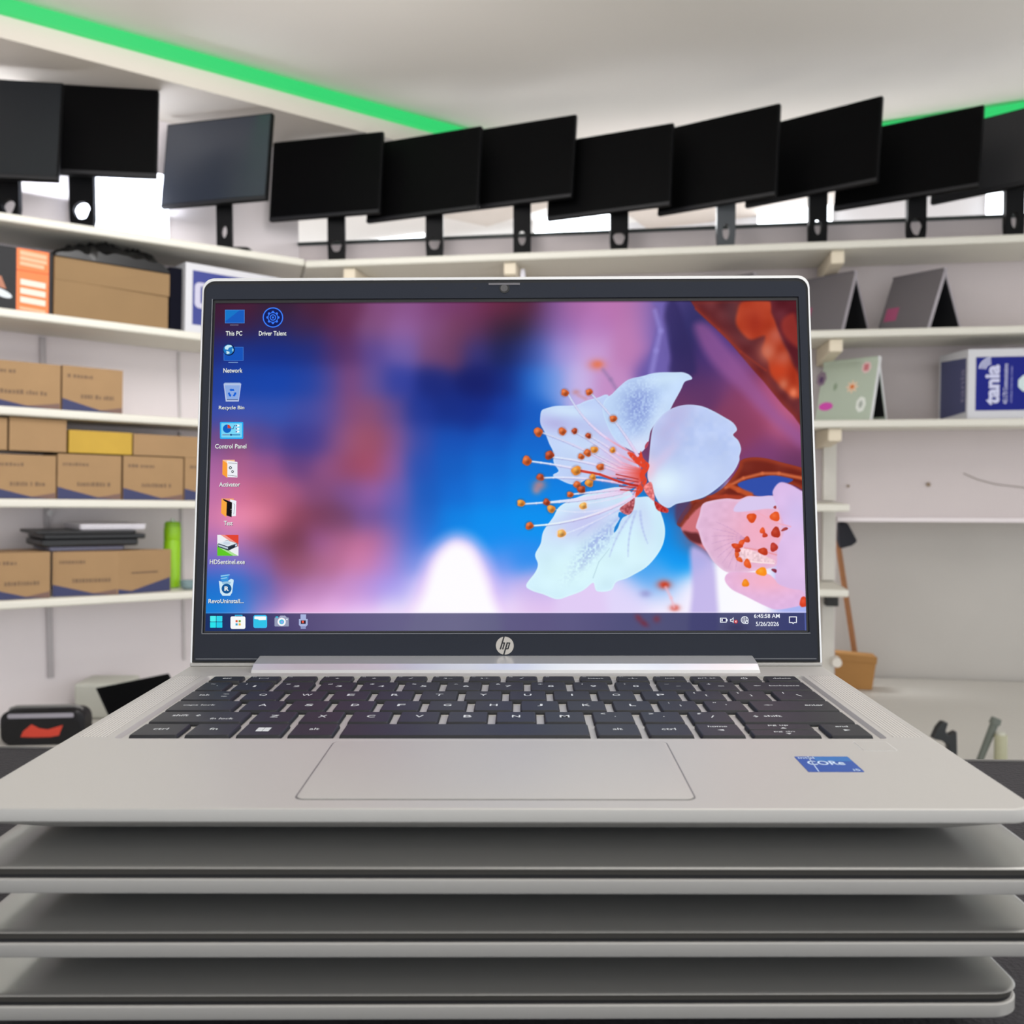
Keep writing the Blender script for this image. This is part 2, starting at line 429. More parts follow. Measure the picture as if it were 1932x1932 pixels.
def monitor(name, label, tl, tr, br, bl, h, zbase, neck, group, panel=panel_m, hole='round', neck_m=black_plastic, width_neck=.075, lift=0.0, fr=FB, vt=.17, npx=None):
    """a real flat monitor on its stand, from its four seen corners and its height h in metres"""
    # the panel's place, size, turn and lean are fitted to its four seen corners, its middle vt behind the shelf's front edge
    inv = fr.inverted(); Vf = Vector((fr[0][1], fr[1][1], 0)); Of = fr.translation
    QP = np.array([tl, tr, br, bl], float)
    def corners(q):
        X, Z, yaw, tilt, w_, h_ = q
        Y = (vt + Vf.x*(Of.x - X) + Vf.y*Of.y)/Vf.y
        M = T(X, Y, CH + Z) @ Matrix.Rotation(yaw, 4, 'Z') @ Matrix.Rotation(tilt, 4, 'X')
        out = []
        for sx, sz in ((-1, 1), (1, 1), (1, -1), (-1, -1)):
            p = cam_inv @ (M @ Vector((sx*w_/2, 0, sz*h_/2))); out.append((966 + FPX*p.x/-p.z, 966 - FPX*p.y/-p.z))
        return np.array(out), M
    m = QP.mean(0); u_m, w_m = on(fr, m[0], m[1], vt); c0 = fr @ Vector((u_m, vt, w_m))
    q = np.array([c0.x, c0.z - CH, math.radians(-40) if fr is FB else 0.0, -.08, .6, .35])
    tgt = np.array([0, 0, q[2], -.12, .60, .345]); wt_ = np.array([0, 0, 0, 40.0, 30.0, 0.0])
    def resid(q): return np.concatenate([(corners(q)[0] - QP).ravel(), (q - tgt)*wt_])
    for _ in range(25):
        r0 = resid(q); J = np.array([(resid(q + np.eye(6)[k]*1e-5) - r0)/1e-5 for k in range(6)]).T
        q = q - np.clip(np.linalg.solve(J.T @ J + 1e-3*np.eye(6), J.T @ r0), -.3, .3)
    _, M4 = corners(q); c = M4.translation; yaw, tilt, wdt, h = q[2], q[3], q[4], q[5]; zc = c.z
    err = np.abs(corners(q)[0] - QP).max()
    MW = T(c.x, c.y, zbase) @ Matrix.Rotation(yaw, 4, 'Z')
    root = empty(name, MW, label, 'monitor', group)
    if npx is not None:      # the stand sits along the panel where the photo shows it
        im = MW.inverted(); o0 = im @ Vector((0, 0, CH)); d0 = im.to_3x3() @ ray(npx, 430)
        neck = (o0 + d0*((.06 - o0.y)/d0.y)).x
        neck = max(-wdt*.33, min(wdt*.33, neck))

    zc -= zbase; hw = wdt/2; z0, z1 = zc - h/2, zc + h/2
    MT = T(0, 0, zc) @ Matrix.Rotation(tilt, 4, 'X') @ T(0, 0, -zc)
    MB().box((-hw, 0, z0), (hw, .022, z1)).build('housing', black_plastic, root, MT, bevel=.003)
    MB().loft([[(-hw*.55, .022, z0 + h*.15), (hw*.55, .022, z0 + h*.15), (hw*.55, .022, z1 - h*.15), (-hw*.55, .022, z1 - h*.15)],
               [(-hw*.45, .045, z0 + h*.25), (hw*.45, .045, z0 + h*.25), (hw*.45, .045, z1 - h*.25), (-hw*.45, .045, z1 - h*.25)]]).build('rear_cover', black_plastic, root, MT)
    MB().box((-hw + .006, -.0012, z0 + .016), (hw - .006, .0005, z1 - .006)).build('screen', panel, root, MT)
    MB().box((-hw + .002, -.002, z0 + .001), (hw - .002, .0003, z0 + .014)).build('lower_bezel', mat('grey_black_bezel', (26, 26, 30), .5), root, MT)
    # stand turned to face the viewer through its own foot, not glued to the panel
    fy, nx = .07, neck
    m2 = Matrix.Rotation(-yaw + math.radians(lift), 4, 'Z')
    st = MB(); hn = width_neck/2
    zt = z0 + h*.42
    hz = z0*.48
    if hole == 'round': ring_plate(st, -hn, hn, .006, zt, -.012, .012, 0, hz, hn*.70, hn*.70)
    elif hole == 'oval': ring_plate(st, -hn, hn, .006, zt, -.012, .012, 0, hz, hn*.4, hn*.85)
    else:
        ring_plate(st, -hn, hn, .006, zt, -.012, .012, 0, hz, hn*.7, hn*.9, n=4 if False else 32)
    mv = T(nx, .06, 0) @ m2
    st.build('stand_neck', neck_m, root, mv)
    MB().loft([rrect(-.11, .11, -.07, .10, 0, .02), rrect(-.11, .11, -.07, .10, .006, .02)]).build('stand_foot', black_plastic, root, mv)
    MB().tube((nx, .055, zt - .03), (nx, .02, zt - .03), .03).build('hinge_block', black_plastic, root)
    return root
GM = 'black monitors on the back top shelf'
zb = CH + ZB['top'] + .001
rows = [((516, 270), (722, 246), (716, 403), (507, 415), .32, 'leftmost small black monitor of the back row beside the dark grey shiny one', 'round', 635),
        ((697, 273.5), (909, 235), (899, 396), (692, 417), .345, 'second black monitor of the back row, green strip ending behind its top', 'round', 820),
        ((880, 248), (1089, 215), (1076, 372), (872, 396), .345, 'third black monitor of the back row, standing above the webcam', 'oval', 985),
        ((1037, 272), (1273, 229), (1261, 389), (1033, 413), .345, 'fourth black monitor of the back row, lower than the third', 'round', 1168),
        ((1247, 247), (1472, 192), (1462, 371), (1241, 403), .365, 'fifth black monitor of the back row, on a grey slotted stand', 'oval', 1369),
        ((1412, 243), (1667, 180), (1652, 342), (1407, 391), .35, 'sixth black monitor of the back row, the one reaching highest', 'oval', 1542),
        ((1580, 254), (1864, 197), (1840, 353), (1575, 394), .345, 'seventh black monitor of the back row, green light line over its top', 'square', 1728),
        ((1765, 245), (2062, 172), (2040, 325), (1757, 385), .345, 'streaky dark grey monitor cut off by the right edge of the photo', 'oval', 1912)]
VT = (.13, .15, .17, .13, .11, .17, .16, .17)
for i, (tl, tr, br, bl, h, lab, hole, npx) in enumerate(rows):
    pn = mat('streaky_grey_monitor_panel', (46, 46, 48), .4, 0, .3) if i == 7 else panel_m
    monitor('monitor', lab, tl, tr, br, bl, h, zb, 0, GM, pn, hole, npx=npx, vt=VT[i], 
            neck_m=mat('grey_stand_plastic', (70, 74, 78), .5) if i == 4 else black_plastic)
zt_ = CH + ZS['top'] + .001
monitor('monitor', 'dark monitor cut off by the left edge of the photo, nearest on the left shelf', (-90, 142), (121, 158), (107, 341), (-105, 330), .32, zt_, .0, 'monitors on the left top shelf', panel=panel_gloss, hole='round', fr=FL0, vt=.13, npx=20)
rB = monitor('monitor', 'black monitor with round hole in its stand, second from the photo left edge', (60, 154), (303, 171), (291, 335), (52, 323), .33, zt_, .0, 'monitors on the left top shelf', hole='round', width_neck=.092, fr=FL0, vt=.12, npx=157)
monitor('monitor', 'dark grey shiny monitor reflecting a lamp, in the corner of the left shelf', (315, 236), (515, 211), (500, 378), (303, 390), .31, zt_, .02, 'monitors on the left top shelf', panel=mat('slate_reflecting_panel', (38, 44, 56), .3, 0, .8), hole='oval', width_neck=.06, fr=FL0, vt=.07, npx=424)

# ------------------------------------------------------------------ boxes on the left shelves
def span(fr, xa, xb, py, v):
    return on(fr, xa, py, v)[0], on(fr, xb, py, v)[0]
def marks(b, u0, u1, w0, h, v, k, seed):
    rnd = random.Random(seed); u = u0
    while u < u1 - .004:
        wd = rnd.uniform(.005, .011); hh = h*rnd.uniform(.75, 1)
        b.box((u, v, w0), (min(u + wd, u1), v + .0008, w0 + hh), k); u += wd + rnd.uniform(.0025, .004) + (.006 if rnd.random() < .12 else 0)
def carton(name, label, xa, xb, ytop, wbase, fr=FL, v=.03, depth=.2, printed=True, m=card, group=None, ypx=None, seed=0, cap=None):
    u0, u1 = span(fr, xa, xb, ypx or ytop, v)
    wt = on(fr, (xa + xb)/2, ytop, v)[1]
    if cap: wt = min(wt, cap)
    b = MB().box((u0, v, wbase), (u1 - .002, v + depth, wt))
    W, H = u1 - u0, wt - wbase
    if printed:
        e = v - .0006
        P = lambda pts, k: b.prism([(u0 + W*x, e, wbase + H*z) for x, z in pts], (0, .0008, 0), k)
        P([(0.002, .002), (.9, .002), (.62, .045), (.002, .27)], 1)
        P([(.9, .002), (.985, .002), (.985, .14), (.62, .045)], 2)
        marks(b, u0 + W*.08, u0 + W*.50, wbase + H*.74, H*.08, v - .0006, 3, seed)
        marks(b, u0 + W*.30, u0 + W*.84, wbase + H*.29, H*.10, v - .0006, 3, seed + 9)
        b.box((u0 + W*.01, v + depth*.46, wt - .0002), (u1 - W*.02, v + depth*.54, wt + .0006), 2)   # tape line on top
    o = b.build(name, [m, navy_print, shade_print, mark_print], mw=fr)
    tag(o, label, 'box', group)
    return o
GP = 'printed brown cardboard boxes'
z3, z4, z5 = ZS[3] + .0, ZS[4], ZS[5]
e = .0008
carton('cardboard_box', 'printed brown box at the photo left edge, alone with one more on its shelf', -62, 116, 681, z3 + e, group=GP, seed=1)
carton('cardboard_box', 'printed brown box with blank wall to its right, on the two-box shelf', 118, 233, 694, z3 + e, group=GP, seed=2)
carton('cardboard_box', 'printed brown box at the left edge, bottom row of the yellow-box shelf', -20, 107, 858, z4 + e, group=GP, seed=3)
carton('cardboard_box', 'printed brown box under the left half of the yellow box', 109, 230, 858, z4 + e, group=GP, seed=4)
carton('cardboard_box', 'printed brown box with its right neighbour half hidden by the laptop lid', 233, 347, 862, z4 + e, group=GP, seed=5)
carton('cardboard_box', 'printed brown box half hidden behind the laptop lid, end of its row', 349, 468, 865, z4 + e, group=GP, seed=6)
# the second layer on that shelf
hA = on(FL, 50, 858, .03)[1] + .0015
hB = on(FL, 170, 859, .03)[1] + .0015
hC = on(FL, 300, 862, .03)[1] + .0025
hA = hB = hC = max(hA, hB, hC, on(FL, 400, 865, .03)[1] + .0015)
carton('cardboard_box', 'plain brown box in the upper layer cut off by the photo left edge', -75, 15, 786, hA, printed=False, cap=ZS[3] - TH - .004, group='plain brown boxes in the upper layer')
carton('cardboard_box', 'plain brown box left of the yellow box, almost touching the shelf above', 18, 127, 783, hA, printed=False, cap=ZS[3] - TH - .004, group='plain brown boxes in the upper layer')
carton('cardboard_box', 'bright yellow cardboard box lying between plain brown boxes', 130, 250, 814, hB, printed=False, m=mat('yellow_cardboard', (188, 152, 52), .7, noise=.12, nscale=14), ypx=840)
carton('cardboard_box', 'plain low brown box right of the yellow box, running behind the laptop lid', 252, 395, 822, hC, printed=False, group='plain brown boxes in the upper layer', ypx=840)
# lowest shelf
carton('cardboard_box', 'printed brown box at the photo left edge on the lowest shelf', -30, 96, 1043, z5 + e, group=GP, seed=7)
# a box standing corner-on
def cornerbox():
    ue, _ = on(FL, 225, 1075, .0)
    P0 = FL @ Vector((on(FL, 99, 1080, .05)[0], .05, 0)); P1 = FL @ Vector((ue, .015, 0))
    d = P1 - P0; d.z = 0
    P2 = FL @ Vector((on(FL, 322, 1075, .06)[0], .06, 0))
    wt = on(FL, 225, 1040, .015)[1] - z5 - e
    q0 = FL.inverted() @ P0; q1 = FL.inverted() @ P1; q2 = FL.inverted() @ P2
    q0.z = q1.z = q2.z = 0
    a = (q1 - q0); c = (q2 - q1)
    b = MB().prism([(q0.x, q0.y, z5 + e), (q1.x, q1.y, z5 + e), (q2.x, q2.y, z5 + e), (q0.x + c.x, max(q0.y + .1, q0.y + c.y + .1), z5 + e)], (0, 0, wt))
    def face(p, d, pts, k):
        n = Vector((d.y, -d.x, 0)).normalized()*.0008
        b.prism([p + d*x + n + Vector((0, 0, z5 + e + wt*z)) for x, z in pts], tuple(-n*.9), k)
    face(q0, a, [(.003, .003), (.9, .003), (.62, .05), (.003, .27)], 1)
    face(q0, a, [(.9, .003), (.99, .003), (.99, .13), (.62, .05)], 2)
    face(q1, c, [(.01, .12), (.25, .06), (.99, .33), (.99, .003), (.01, .003)], 1)
    rnd = random.Random(3)
    for x0, x1, zz, hh in ((.1, .5, .73, .07), (.3, .85, .30, .09)):
        x = x0
        while x < x1:
            dx = rnd.uniform(.02, .045); face(q0, a, [(x, zz), (x + dx, zz), (x + dx, zz + hh), (x, zz + hh)], 3); x += dx + .015
    face(q1, c, [(.25, .46), (.75, .46), (.75, .50), (.25, .50)], 3)
    o = b.build('cardboard_box', [card, navy_print, shade_print, mark_print], mw=FL)
    tag(o, 'printed brown box turned corner-on beside the green bottle', 'box', GP)
    return wt
wt5 = cornerbox()
top5 = z5 + e + wt5
# stack of laptops on these boxes
def slim(name, label, xa, xb, y0px, wb, th, m, group, v0=.06, dp=.22, r=.01, extra=None):
    u0, u1 = span(FL, xa, xb, y0px, v0)
    root = MB().loft([rrect(u0 + .004, u1 - .004, v0 + .004, v0 + dp - .004, wb, r), rrect(u0, u1, v0, v0 + dp, wb + th*.3, r), rrect(u0, u1, v0, v0 + dp, wb + th*.55, r)], 0)
    root.loft([rrect(u0 + .002, u1 - .002, v0 + .002, v0 + dp - .002, wb + th*.55, r), rrect(u0 + .002, u1 - .002, v0 + .002, v0 + dp - .002, wb + th*.65, r)], 1)
    root.loft([rrect(u0, u1, v0, v0 + dp, wb + th*.65, r), rrect(u0, u1, v0, v0 + dp, wb + th*.92, r), rrect(u0 + .003, u1 - .003, v0 + .003, v0 + dp - .003, wb + th, r)], 0)
    o = root.build(name, [m, gasket_m], mw=FL)
    return tag(o, label, 'laptop', group)
blk = mat('black_laptop_shell', (20, 21, 24), .35, 0, .6)
GS = 'closed laptops stacked on the lowest left shelf'
tt = top5 + .0012
slim('closed_laptop', 'slate grey closed laptop lying directly on the printed boxes, bottom of its stack', 92, 236, 1035, tt, .016, mat('slate_laptop_shell', (112, 112, 132), .45, .3), GS)
slim('closed_laptop', 'thick black closed laptop, second from the bottom of the shelf stack', 78, 262, 1020, tt + .017, .024, blk, GS, v0=.05)
slim('closed_laptop', 'black closed laptop in the middle of the shelf stack, reaching furthest right', 82, 276, 1005, tt + .042, .018, blk, GS, v0=.055)
slim('closed_laptop', 'black closed laptop just below the silver one, reaching furthest left', 66, 258, 996, tt + .061, .013, mat('dull_black_shell', (38, 38, 40), .4), GS, v0=.05)
slim('closed_laptop', 'bright silver closed laptop on top of the black stack', 151, 277, 985, tt + .075, .022, mat('pale_silver_shell', (235, 230, 236), .35, .2), GS, v0=.07)
# green bottle
u, _ = on(FL, 324, 1100, .17)
hb = on(FL, 324, 981, .17)[1] - z5
bt = empty('drink_bottle', FL @ T(u, .17, z5 + .001), 'tall lime green bottle at the right end of the lowest left shelf', 'bottle')
lime = mat('lime_green_plastic', (150, 205, 22), .35, 0, .5)
MB().lathe([(.030, 0), (.033, .004), (.033, hb*.68), (.031, hb*.70), (.033, hb*.72), (.033, hb*.86), (.031, hb*.9)]).build('bottle_body', lime, bt, smooth=True)
MB().lathe([(.0312, hb*.90), (.0312, hb*.94), (.027, hb*.97), (.012, hb*.975)]).build('cap', mat('green_cap', (132, 186, 26), .4), bt, smooth=True)
MB().lathe([(.010, hb*.975), (.010, hb*1.0), (.006, hb*1.02)]).build('spout', mat('pale_spout', (205, 215, 200), .4), bt, smooth=True)
u, _ = on(FL, 356, 1100, .08)
tag(MB().lathe([(.02, 0), (.03, .008), (.034, .03), (.031, .034), (.026, .012), (.01, .006)]).build('glass_bowl', mat('pale_blue_glass', (170, 195, 200), .15, 0, .5, trans=.6), mw=FL @ T(u, .08, z5 + .001), smooth=True),
    'tiny pale blue glass bowl between the green bottle and the laptop lid', 'bowl')

# carton shelf (second)
z2 = ZS[2] + e
dark_box = mat('charcoal_carton', (46, 46, 48), .6, 0, .2)
orange = mat('orange_label', (238, 120, 58), .55)
lab_w = mat('washed_white_print', (248, 214, 200), .6)
u0, u1 = span(FL, -60, 31, 525, .04); u2 = on(FL, 92, 525, .04)[0]; u3 = on(FL, 99, 525, .04)[0]
wt = on(FL, 60, 472, .04)[1]
b = MB().box((u0, .04, z2), (u3, .24, wt))
H = wt - z2
b.box((u1, .0392, z2 + .001), (u2, .0405, wt + .0005), 1)
W = u2 - u1
for x0, x1, za, zb_, k in ((.1, .93, .90, .97, 2), (.1, .93, .82, .88, 2), (.1, .85, .74, .80, 2), (.12, .9, .43, .52, 3), (.12, .9, .29, .38, 3), (.12, .9, .15, .24, 3), (.1, .9, .04, .08, 2)):
    b.prism([(u1 + W*x, .0384, z2 + H*z) for x, z in ((x0, za), (x1, za - .02), (x1, zb_ - .02), (x0, zb_))], (0, .0009, 0), k)
b.box((u1 + W*.0, .0384, z2 + H*.645), (u2, .0394, z2 + H*.665), 4)
# picture of a pale rounded shape on the dark face
cx, cz = on(FL, 2, 552, .039)
b.prism([(cx + .034*math.cos(a), .0386, cz + .013*math.sin(a) - .3*.03*math.cos(a)) for a in [2*PI*i/24 for i in range(24)]], (0, .0013, 0), 5)
b.prism([(on(FL, x, y, .0386)[0], .0386, on(FL, x, y, .0386)[1]) for x, y in ((-4, 520), (2, 520), (12, 545), (-4, 540))], (0, .0011, 0), 6)
tag(b.build('boxed_goods', [dark_box, orange, mat('pale_orange_print', (255, 176, 140), .6), lab_w, mat('deep_orange_fold', (214, 92, 36), .6), mat('pale_blue_grey_print', (205, 212, 218), .5), mat('copper_print', (170, 110, 84), .6)], mw=FL),
    'charcoal box with an orange label end at the left of the carton shelf', 'box')
# big carton with overlapping lid flap
u0, u1 = span(FL, 99, 318, 545, .03)
u0 = max(u0, u3 + .003)
wA, wB = on(FL, 99, 488, .03)[1], on(FL, 318, 515, .03)[1]; wt = (wA + wB)/2
b = MB().box((u0, .03, z2), (u1, .30, wt))
W = u1 - u0; H = wt - z2
b.prism([(u0 + .001, .028, z2 + H*.62), (u0 + W*.28, .0285, z2 + H*.62), (u1 + .002, .023, z2 + H*.60), (u1 + .002, .023, wt + .002), (u0 + .001, .028, wt + .002)], (0, .006, 0))
b.box((u0 + .001, .029, wt), (u1 + .002, .302, wt + .004))
tag(b.build('cardboard_box', [card_big], mw=FL, bevel=.002), 'large plain tan carton with a folded lid flap, black plastic on top', 'box')
# crumpled black plastic on the carton
def sheet():
    nx, ny = 34, 16; ua, ub = u0 + .003, u1 - .001; vs = []
    rnd = random.Random(8)
    ph = [(rnd.uniform(20, 90), rnd.uniform(20, 90), rnd.uniform(0, 6.28)) for _ in range(7)]
    for layer in (1, 0):
        for j in range(ny):
            for i in range(nx):
                x = ua + (ub - ua)*i/(nx - 1); y = .02 + .25*j/(ny - 1)
                env = math.sin(PI*i/(nx - 1))**.5 * math.sin(PI*(j + .6)/(ny + .2))**.4
                slope = .040 + .050*(i/(nx - 1))
                h = .008 + env*(slope + sum(math.sin(a*x*1.2 + b_*y*1.5 + c) for a, b_, c in ph)*.0085)
                vs.append((x, y, wt + .0045 + (max(h, .004) if layer else 0)))
    fs = []
    N = nx*ny
    for j in range(ny - 1):
        for i in range(nx - 1):
            a = j*nx + i; fs.append((a, a + 1, a + nx + 1, a + nx)); fs.append((N + a, N + a + nx, N + a + nx + 1, N + a + 1))
    for i in range(nx - 1): fs.append((i, N + i, N + i + 1, i + 1)); k = (ny - 1)*nx; fs.append((k + i, k + i + 1, N + k + i + 1, N + k + i))
    for j in range(ny - 1): a = j*nx; fs.append((a, a + nx, N + a + nx, N + a)); a += nx - 1; fs.append((a, N + a, N + a + nx, a + nx))
    o = MB().add(vs, fs).build('plastic_bag', mat('shiny_black_plastic_film', (7, 7, 9), .28, 0, .5), mw=FL, smooth=True)
    tag(o, 'crumpled shiny black plastic bag lying on the large tan carton', 'bag')
sheet()
# navy box behind, white framed blue box
ua, ub = span(FL, 320, 345, 560, .06); ua = max(ua, u1 + .004); wtn = on(FL, 330, 505, .06)[1]
tag(MB().box((ua, .06, z2), (ub - .004, .28, wtn)).build('boxed_goods', mat('navy_black_carton', (9, 10, 24), .7, 0, .1), mw=FL), 'narrow navy black box between the tan carton and the blue-faced box', 'box')
white_card = mat('glossy_white_carton', (205, 205, 210), .4)
blue_face = mat('royal_blue_print', (10, 24, 128), .5, 0, .2)
ua = max(on(FL, 342, 600, .03)[0], ub - .002); ub = on(FL, 540, 515, .03)[0]
ub = min(ub, -.02)
wtn = on(FL, 345, 493, .03)[1]; H = wtn - z2
b = MB().box((ua, .03, z2), (ub, .15, wtn))
b.box((ua + .028, .0292, z2 + H*.12), (ub - .03, .0303, z2 + H*.9), 1)
cu_, cw = on(FL, 384, 556, .029)
b.loft([[(x, .0284, z) for x, z, _ in rrect(cu_ - .035, cu_ + .028, cw - .055, cw + .045, 0, .02)], [(x, .0294, z) for x, z, _ in rrect(cu_ - .035, cu_ + .028, cw - .055, cw + .045, 0, .02)]], 2)
b.loft([[(x, .0278, z) for x, z, _ in rrect(cu_ - .012, cu_ + .012, cw - .035, cw + .03, 0, .004)], [(x, .0284, z) for x, z, _ in rrect(cu_ - .012, cu_ + .012, cw - .035, cw + .03, 0, .004)]], 1)
tag(b.build('boxed_goods', [white_card, mat('deep_blue_print', (46, 56, 132), .5), mat('pale_lilac_print', (190, 188, 208), .5)], mw=FL, bevel=.001),
    'white box with a blue face behind the top left corner of the laptop', 'box')
# ------------------------------------------------------------------ things on the back shelves
def tent(label, lid_col, R_far, R_near, base_near, base_back, wbase, stickers=(), group=None, flip=False, rough=.5):
    """half-open laptop standing like a tent on the shelf wbase. R_near: seen ridge end, R_far: where the ridge runs to"""
    v0 = .02
    un, wn = on(FB, *R_near, v0 + .07)             # near ridge end
    ub0, _ = on(FB, *base_near, v0); ub1, _ = on(FB, *base_back, v0 + .12)
    H = wn - wbase
    near = Vector((un, v0 + .07, wbase)); leg = Vector((ub0, v0, wbase)); leg2 = Vector((ub1, v0 + .12, wbase))
    uf, _ = on(FB, *R_far, v0 + .24)
    d = Vector((uf - un, .17, 0))
    root = empty('tented_laptop', FB @ T(near.x, near.y, wbase + .0015), label, 'laptop', group)
    def panel(name, foot, m, th, side):
        f = foot - near; f.z = 0; A0 = Vector((0, 0, H - .0015))
        n = d.cross(A0 - f).normalized()
        if n.z < 0: n = -n
        a, b_ = Vector((0, 0, H - .0015)), f
        off = n*th
        b = MB().prism([b_, a, a + d, b_ + d], tuple(-off))
        o = b.build(name, m, root, bevel=.002)
        e_ = d.normalized()
        MB().prism([b_ - e_*.0004, a - e_*.0004, a - off - e_*.0004, b_ - off - e_*.0004], tuple(e_*-.0008)).build('lit_edge_cap', mat('light_' + lid_col[0] + '_edge', tuple(min(235, v*1.4) for v in lid_col[1]), .5, .1), root)  # same shell in a paler tint: the brighter lit end face is painted in
        return o, f, n
    lid, f1, n1 = panel('lid', leg, mat('tent_' + lid_col[0], lid_col[1], rough, .1), .017, 0)
    base, f2, n2 = panel('keyboard_base', leg2, mat('tent_' + lid_col[0], lid_col[1], rough, .1), .010, 1)
    # inner faces, dark screen and keys
    A = Vector((0, 0, H - .0015))
    for nm, f, n, m in (('screen', f1, n1, mat('dark_blue_screen', (12, 14, 24), .3)), ('keyboard', f2, n2, mat('dark_keyboard', (14, 15, 20), .5))):
        th = .0175 if nm == 'screen' else .0105
        P = lambda s, t: f*s + A*(1 - s) + d*t - n*th
        MB().prism([P(.93, .01), P(.12, .01), P(.12, .97), P(.93, .97)], tuple(-n*.0008)).build(nm, m, root)
    S = []
    for (px, py, rx, rz, col, shape, lab) in stickers:
        # find the spot on the lid
        p0 = FB.inverted() @ Vector((0, 0, CH)); dd = FB.inverted().to_3x3() @ ray(px, py)
        org = near + Vector((0, 0, .0015)); nn = n1
        t = (org + A - p0).dot(nn)/dd.dot(nn); q = p0 + dd*t - org
        X = d.normalized(); Yv = (A - f1).normalized()
        b = MB(); n = nn*.0008
        k = {'round': 20, 'petal': 40, 'rect': 4, 'poly': 7}[shape]
        pts = []
        for i in range(k):
            a = 2*PI*i/k + (PI/4 if shape == 'rect' else 0)
            r = 1.0 if shape != 'petal' else (.8 + .28*math.cos(8*a))
            if shape == 'rect': r = 1.3
            pts.append(q + X*(-rx*r*math.cos(a)) + Yv*(rz*r*math.sin(a)) + n*(.3 if 'core' not in lab else 1.4))

        b.prism(pts, tuple(n*.8))
        b.build('sticker', mat('sticker_%s' % col[0], col[1], .5), root)
    return root
GT = 'grey laptops standing like tents'
gy = ('warm_grey_shell', (116, 111, 115))
pink = ('dusty_pink', (176, 84, 122))
zsB = ZB[2]
def pinkpatch(root, px):  # pink label wedge low on the lid
    pass
tent('grey tented laptop nearest the right, pink label on its lid', gy, (1686, 527), (1783, 504), (1749, 612), (1815, 611), zsB,
     [(1682, 594, .03, .032, pink, 'rect', 'pink')], GT)
tent('grey tented laptop just right of the open laptop lid corner', gy, (1520, 530), (1614, 509), (1587, 613), (1642, 612), zsB,
     [(1519, 595, .03, .032, pink, 'rect', 'pink')], GT)
tent('grey tented laptop with only its ridge showing above the open laptop', gy, (1330, 535), (1424, 513), (1396, 614), (1452, 613), zsB, [], GT)
tent('pale sage green tented laptop covered in stickers, on the lower back shelf', ('sage_green_shell', (184, 196, 180)), (1555, 684), (1659, 671), (1641, 782), (1674, 782), ZB[3],
     [(1635, 693, .022, .026, ('pale_pink', (226, 196, 196)), 'poly', 'a'), (1635, 693, .011, .015, ('red_pink', (206, 120, 128)), 'rect', 'core'),
      (1608, 730, .027, .027, ('cream_petals', (232, 204, 178)), 'petal', 'b'), (1608, 730, .011, .011, ('orange_centre', (226, 120, 40)), 'petal', 'core'),
      (1624, 763, .022, .034, ('white_paper', (232, 236, 230)), 'poly', 'c'), (1624, 763, .010, .018, ('grey_line', (170, 178, 170)), 'petal', 'core'),
      (1558, 767, .032, .018, ('magenta', (214, 76, 180)), 'round', 'd'),
      (1550, 715, .024, .034, ('mauve', (138, 120, 136)), 'poly', 'e'), (1550, 717, .010, .014, ('dark_violet', (88, 62, 104)), 'round', 'core'),
      (1576, 730, .010, .018, ('dull_green', (140, 158, 134)), 'petal', 'f')], None, rough=.55)
# white tube above the laptop
u, _ = on(FB, 986, 516, .1)
wz = on(FB, 986, 508, .1)[1]
tag(MB().lathe([(.009, 0), (.012, .01), (.012, wz - ZB[2] - .02), (.009, wz - ZB[2] - .004), (.006, wz - ZB[2])]).build('glue_tube', mat('translucent_white_plastic', (232, 230, 240), .3), mw=FB @ T(u, .1, ZB[2] + .001), smooth=True),
    'slim white tube with its tip showing just above the webcam', 'tube')
